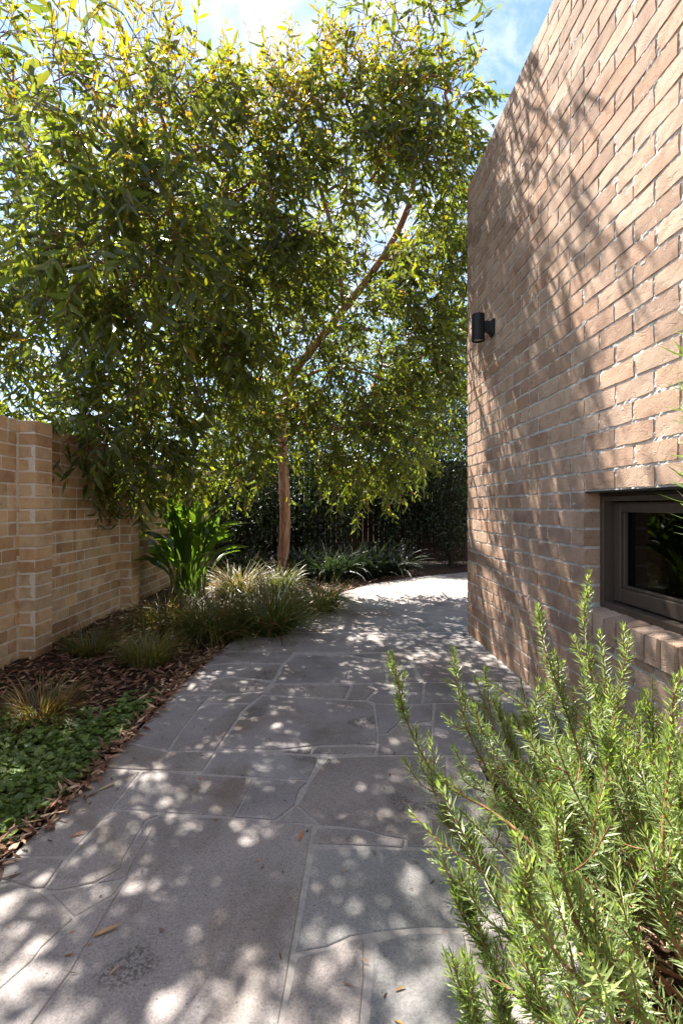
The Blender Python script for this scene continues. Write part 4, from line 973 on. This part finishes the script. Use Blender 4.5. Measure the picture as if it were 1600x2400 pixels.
# crumbs of leaf and bark blown over the paving
nd = 700; P = np.stack([np.zeros(nd), r.uniform(0.6, 6.5, nd), np.full(nd, 0.0045)], 1); t = r.random(nd) ** 2.2; side = r.random(nd) < 0.6
lft = path_edge(P[:, 1]); rgt = np.where(P[:, 1] < 2.03, 0.55, np.where(P[:, 1] < 4.0, wall_x(P[:, 1]) - 0.01, 2.2)); P[:, 0] = np.where(side, lft + (rgt - lft) * t, rgt - (rgt - lft) * t * 0.9)
az = r.uniform(0, 6.283, nd); D = np.stack([np.cos(az), np.sin(az), r.normal(0, 0.04, nd)], 1); Nn = np.stack([r.normal(0, .2, nd), r.normal(0, .2, nd), np.ones(nd)], 1)
tag(link('path_crumbs', leaf_mesh('path_crumbs', P, D, Nn, r.uniform(0.006, 0.028, nd), r.uniform(0.0012, 0.0032, nd), r.normal(0, .2, nd), r.normal(0.05, .1, nd), LC[r.integers(6, size=nd)] * r.uniform(0.6, 1.6, (nd, 1)), M_LITTER, T_OVAL)), 'tiny crumbs of dry leaf scattered over the paving', 'debris', kind='stuff')
# single fallen leaves on the paving
FL = [(545, 2198, 0.6, 'pale curled leaf on the big flagstone by its left joint', (0.42, 0.27, 0.14), 0.085),
      (702, 1975, 1.6, 'orange leaf lying beside the long joint in mid path', (0.42, 0.16, 0.06), 0.06),
      (232, 1855, 0.9, 'pale narrow leaf on the paving beside the violet bed', (0.45, 0.36, 0.22), 0.085),
      (200, 1872, 0.8, 'brown curled leaf on the paving beside the violet bed', (0.16, 0.08, 0.045), 0.06),
      (462, 1829, 0.4, 'small bright red leaf on the dappled paving', (0.5, 0.07, 0.04), 0.03),
      (925, 2328, 0.5, 'small ochre twisted leaf near the rosemary sprig', (0.32, 0.19, 0.06), 0.035),
      (165, 1965, 0.7, 'thin red brown twig leaf on the left of the path', (0.25, 0.10, 0.05), 0.06),
      (150, 2245, 0.3, 'little orange brown leaf at the lower left of the path', (0.30, 0.13, 0.06), 0.03),
      (255, 2290, 1.1, 'pale sliver of leaf on the big flagstone, left of centre', (0.4, 0.28, 0.18), 0.035),
      (922, 2395, -0.4, 'ochre leaf at the bottom edge of the path', (0.30, 0.20, 0.07), 0.04)]
for x, y, az, lab, c, L in FL:
    if lab.startswith('pale curled'): x, y = 215, 2200
    gp = ground(x, y); me = leaf_mesh('fallen_leaf', np.array([[0, 0, 0.0]]), np.array([[math.cos(az), math.sin(az), 0.03]]), np.array([[0.2, 0.1, 1.0]]), [L * 0.8], [L * 0.085], [0.15], [0.08], [c], M_LITTER, T_GUM)
    tag(link('fallen_leaf', me, None, (gp[0], gp[1], 0.0045)), lab, 'leaf', 'single leaves fallen on the paving')

# ================================================================== ROSEMARY
def rosemary(label, stems, seed, needle=0.026, base_loc=(0, 0, 0)):
    """stems: list of (polyline points, bare fraction)"""
    r = np.random.default_rng(seed); root = empty('rosemary_bush', base_loc); tag(root, label, 'shrub'); off = -np.array(base_loc, float)
    P, D, Nn, L, C = [], [], [], [], []; wood = []
    G = np.array([(0.138, 0.192, 0.066), (0.158, 0.215, 0.072), (0.105, 0.152, 0.056), (0.205, 0.258, 0.108)])
    for pts, bare, r0 in stems:
        p = smooth_path(pts, 30); seg = np.linalg.norm(np.diff(p, axis=0), axis=1); cum = np.concatenate([[0], np.cumsum(seg)]); tot = cum[-1]
        wood.append((p + off, np.linspace(r0, 0.0011, len(p))))
        s = tot * bare; a0 = r.uniform(0, 3.14)
        while s < tot:
            k = min(np.searchsorted(cum, s, 'right') - 1, len(seg) - 1); q = p[k] + (p[k + 1] - p[k]) * ((s - cum[k]) / seg[k]); tg = norm(p[k + 1] - p[k])
            ref = np.array([0.0, 0, 1]) if abs(tg[2]) < 0.9 else np.array([1.0, 0, 0]); u = norm(np.cross(tg, ref)); v = np.cross(tg, u)
            tipd_ = min(1, (tot - s) / 0.05); open_ = 0.5 + 0.65 * tipd_
            nn = 4
            for j in range(nn):
                a = a0 + j * 6.283 / nn + r.normal() * 0.25; o = u * math.cos(a) + v * math.sin(a)
                d = tg * (1.05 - 0.6 * tipd_) + o * open_ + r.normal(size=3) * 0.16
                P.append(q + o * 0.0012); D.append(d); Nn.append(tg + r.normal(size=3) * 0.2)
                L.append(needle * r.uniform(0.7, 1.2) * (0.55 + 0.45 * min(1, (tot - s) / 0.05))); c = G[r.integers(4)] * r.uniform(0.75, 1.25)
                if r.random() < 0.03 and (tot - s) > 0.12: c = np.array((0.22, 0.13, 0.06))
                if (tot - s) < 0.10: c = c * np.array([1.25, 1.18, 1.1])
                C.append(c)
            a0 += 0.785; s += r.uniform(0.0062, 0.0105)
    P, D, Nn, L, C = map(np.array, (P, D, Nn, L, C)); n = len(P)
    o = link('needles', leaf_mesh('needles', P + off, D, Nn, L, np.full(n, 0.00155) * r.uniform(.8, 1.25, n), r.normal(0, 0.06, n), r.normal(0.16, 0.12, n), C, M_ROSE, T_OVAL), root); o['kind'] = 'stuff'
    link('stems', tube_mesh('stems', wood, M_TWIG, 6), root); print('needles', n)
    return root
r = np.random.default_rng(5)
stems = []
def S(pts, bare=0.12, r0=0.004): stems.append(([np.asarray(p) for p in pts], bare, r0))
B = np.array([0.80, 1.12, 0.0])
def br(k=0.12): return B + np.array([r.normal() * 0.09, r.normal() * k, 0.02])
# the long shoots that stand out in the photograph (photo positions at their real depth)
S([br(), pd(1240, 1960, 1.02), pd(1130, 1865, 1.10), pd(1010, 1790, 1.18), pd(935, 1660, 1.24), pd(900, 1500, 1.28)], 0.28, 0.0045)
S([br(), pd(1330, 2010, 1.05), pd(1200, 1860, 1.15), pd(1105, 1745, 1.22), pd(1058, 1620, 1.27), pd(1040, 1490, 1.30)], 0.28, 0.0045)
S([br(), pd(1350, 1900, 1.12), pd(1330, 1740, 1.2), pd(1285, 1590, 1.27), pd(1250, 1490, 1.3), pd(1232, 1390, 1.32)], 0.2, 0.0045)
S([br(), pd(1420, 1900, 1.15), pd(1400, 1740, 1.25), pd(1365, 1590, 1.34), pd(1340, 1450, 1.38), pd(1352, 1308, 1.40)], 0.2, 0.0045)
S([br(), pd(1370, 1980, 1.0), pd(1388, 1790, 1.08), pd(1418, 1610, 1.14), pd(1442, 1460, 1.16)], 0.25, 0.004)
S([br(), pd(1450, 1850, 1.1), pd(1500, 1720, 1.2), pd(1475, 1600, 1.25)], 0.4, 0.003)
S([br(), pd(1250, 1900, 1.3), pd(1190, 1760, 1.45), pd(1150, 1660, 1.5), pd(1130, 1600, 1.5)], 0.2, 0.004)
S([br(), pd(1290, 1860, 1.35), pd(1240, 1720, 1.5), pd(1200, 1640, 1.55)], 0.15)
S([br(), pd(1300, 1850, 1.35), pd(1290, 1700, 1.5), pd(1262, 1600, 1.55)], 0.15)
S([np.array([.78, .8, .02]), pd(1540, 2150, .8), pd(1520, 1950, .85), pd(1535, 1750, .9), pd(1548, 1555, .92)], 0.15, 0.005)
S([np.array([.72, .75, .02]), pd(1470, 2330, .66), pd(1350, 2170, .68), pd(1290, 2010, .70), pd(1272, 1820, .72)], 0.12, 0.005)
S([np.array([.62, .8, .02]), pd(1350, 2352, .72), pd(1280, 2250, .78), pd(1150, 2140, .88), pd(1050, 2040, .95), pd(1000, 1930, 1.0)], 0.15, 0.0045)
S([br(), pd(1230, 2100, 1.0), pd(1120, 2010, 1.08), pd(1030, 1900, 1.12), pd(985, 1790, 1.15)], 0.15)
S([np.array([.55, .85, .02]), pd(1200, 2300, .85), pd(1120, 2200, .9), pd(1075, 2110, .93), pd(1040, 2030, .95)], 0.15)
S([np.array([.38, .8, .02]), pd(1120, 2420, .82), pd(1070, 2310, .83), pd(1035, 2190, .84)], 0.1, 0.003)
S([np.array([.42, .82, .02]), pd(1190, 2430, .82), pd(1160, 2330, .83), pd(1135, 2250, .84)], 0.1, 0.003)
S([np.array([.50, .72, .02]), pd(1300, 2400, .7), pd(1230, 2330, .72), pd(1180, 2240, .74)], 0.1, 0.003)
S([np.array([.62, .65, .02]), pd(1420, 2352, .62), pd(1300, 2220, .62), pd(1215, 2100, .63), pd(1190, 2040, .63)], 0.1, 0.004)
# short side sprigs along the long shoots
for pts, bare, r0 in list(stems):
    p = smooth_path(pts, 30); m = len(p)
    for q in range(13):
        k = int(m * r.uniform(0.25, 0.93)); tg = norm(p[min(k + 1, m - 1)] - p[k - 1]); o = norm(r.normal(size=3)); d = norm(tg * 0.6 + o * 0.5 + np.array([0, 0, 0.75])); L = r.uniform(0.03, 0.12) * (1.35 - 0.9 * k / m)
        S([p[k], p[k] + d * L * 0.5 + r.normal(size=3) * .003, p[k] + d * L + tg * 0.01], 0.0, 0.0014)
# dense body of the bush
for k in range(88):
    y = r.uniform(0.62, 1.6); x = 0.76 + r.normal() * 0.12 - 0.04 * (y < 0.95); b = np.array([x, y, 0.02])
    a = r.uniform(0, 6.283); out = np.array([math.cos(a) - 0.3, math.sin(a) * 0.8, 0.0]); h = r.uniform(0.24, 0.60) * (1.0 - 0.25 * (y > 1.35)); sp = r.uniform(0.04, 0.34)
    m1 = b + out * sp * 0.45 + [0, 0, h * 0.5] + r.normal(size=3) * 0.02; e = b + out * sp * 0.85 + [0, 0, h]
    if e[0] > wall_x(e[1]) - 0.04: continue
    S([b, m1, e], 0.12, 0.003)
    for q in range(int(r.integers(1, 4))):
        t = r.uniform(0.35, 0.8); s0 = m1 + (e - m1) * t; dr = norm(out * r.uniform(0.1, 1) + r.normal(size=3) * 0.5 + [0, 0, 1.0]); S([s0, s0 + dr * 0.07 + r.normal(size=3) * .008, s0 + dr * r.uniform(0.1, 0.2) + [0, 0, 0.02]], 0.05, 0.0018)
rosemary('bushy green rosemary in the bottom right corner against the house wall', stems, 31, 0.027, (B[0], B[1], 0))
# near shoot at the right edge of the frame
stems = []
S([np.array([0.62, 0.50, 0.02]), np.array([0.50, 0.45, 0.5]), px(1690, 1290, 0.42), px(1655, 1000, 0.42), px(1648, 800, 0.42), px(1640, 655, 0.42)], 0.1, 0.004)
S([np.array([0.63, 0.50, 0.02]), np.array([0.58, 0.47, 0.4]), px(1790, 1350, 0.45), px(1760, 1000, 0.45)], 0.1, 0.004)
S([np.array([0.62, 0.48, 0.02]), np.array([0.55, 0.42, 0.35]), np.array([0.50, 0.40, 0.75])], 0.1, 0.004)
rosemary('tall rosemary shoot close to the camera at the right edge of the frame', stems, 32, 0.034, (0.62, 0.5, 0))
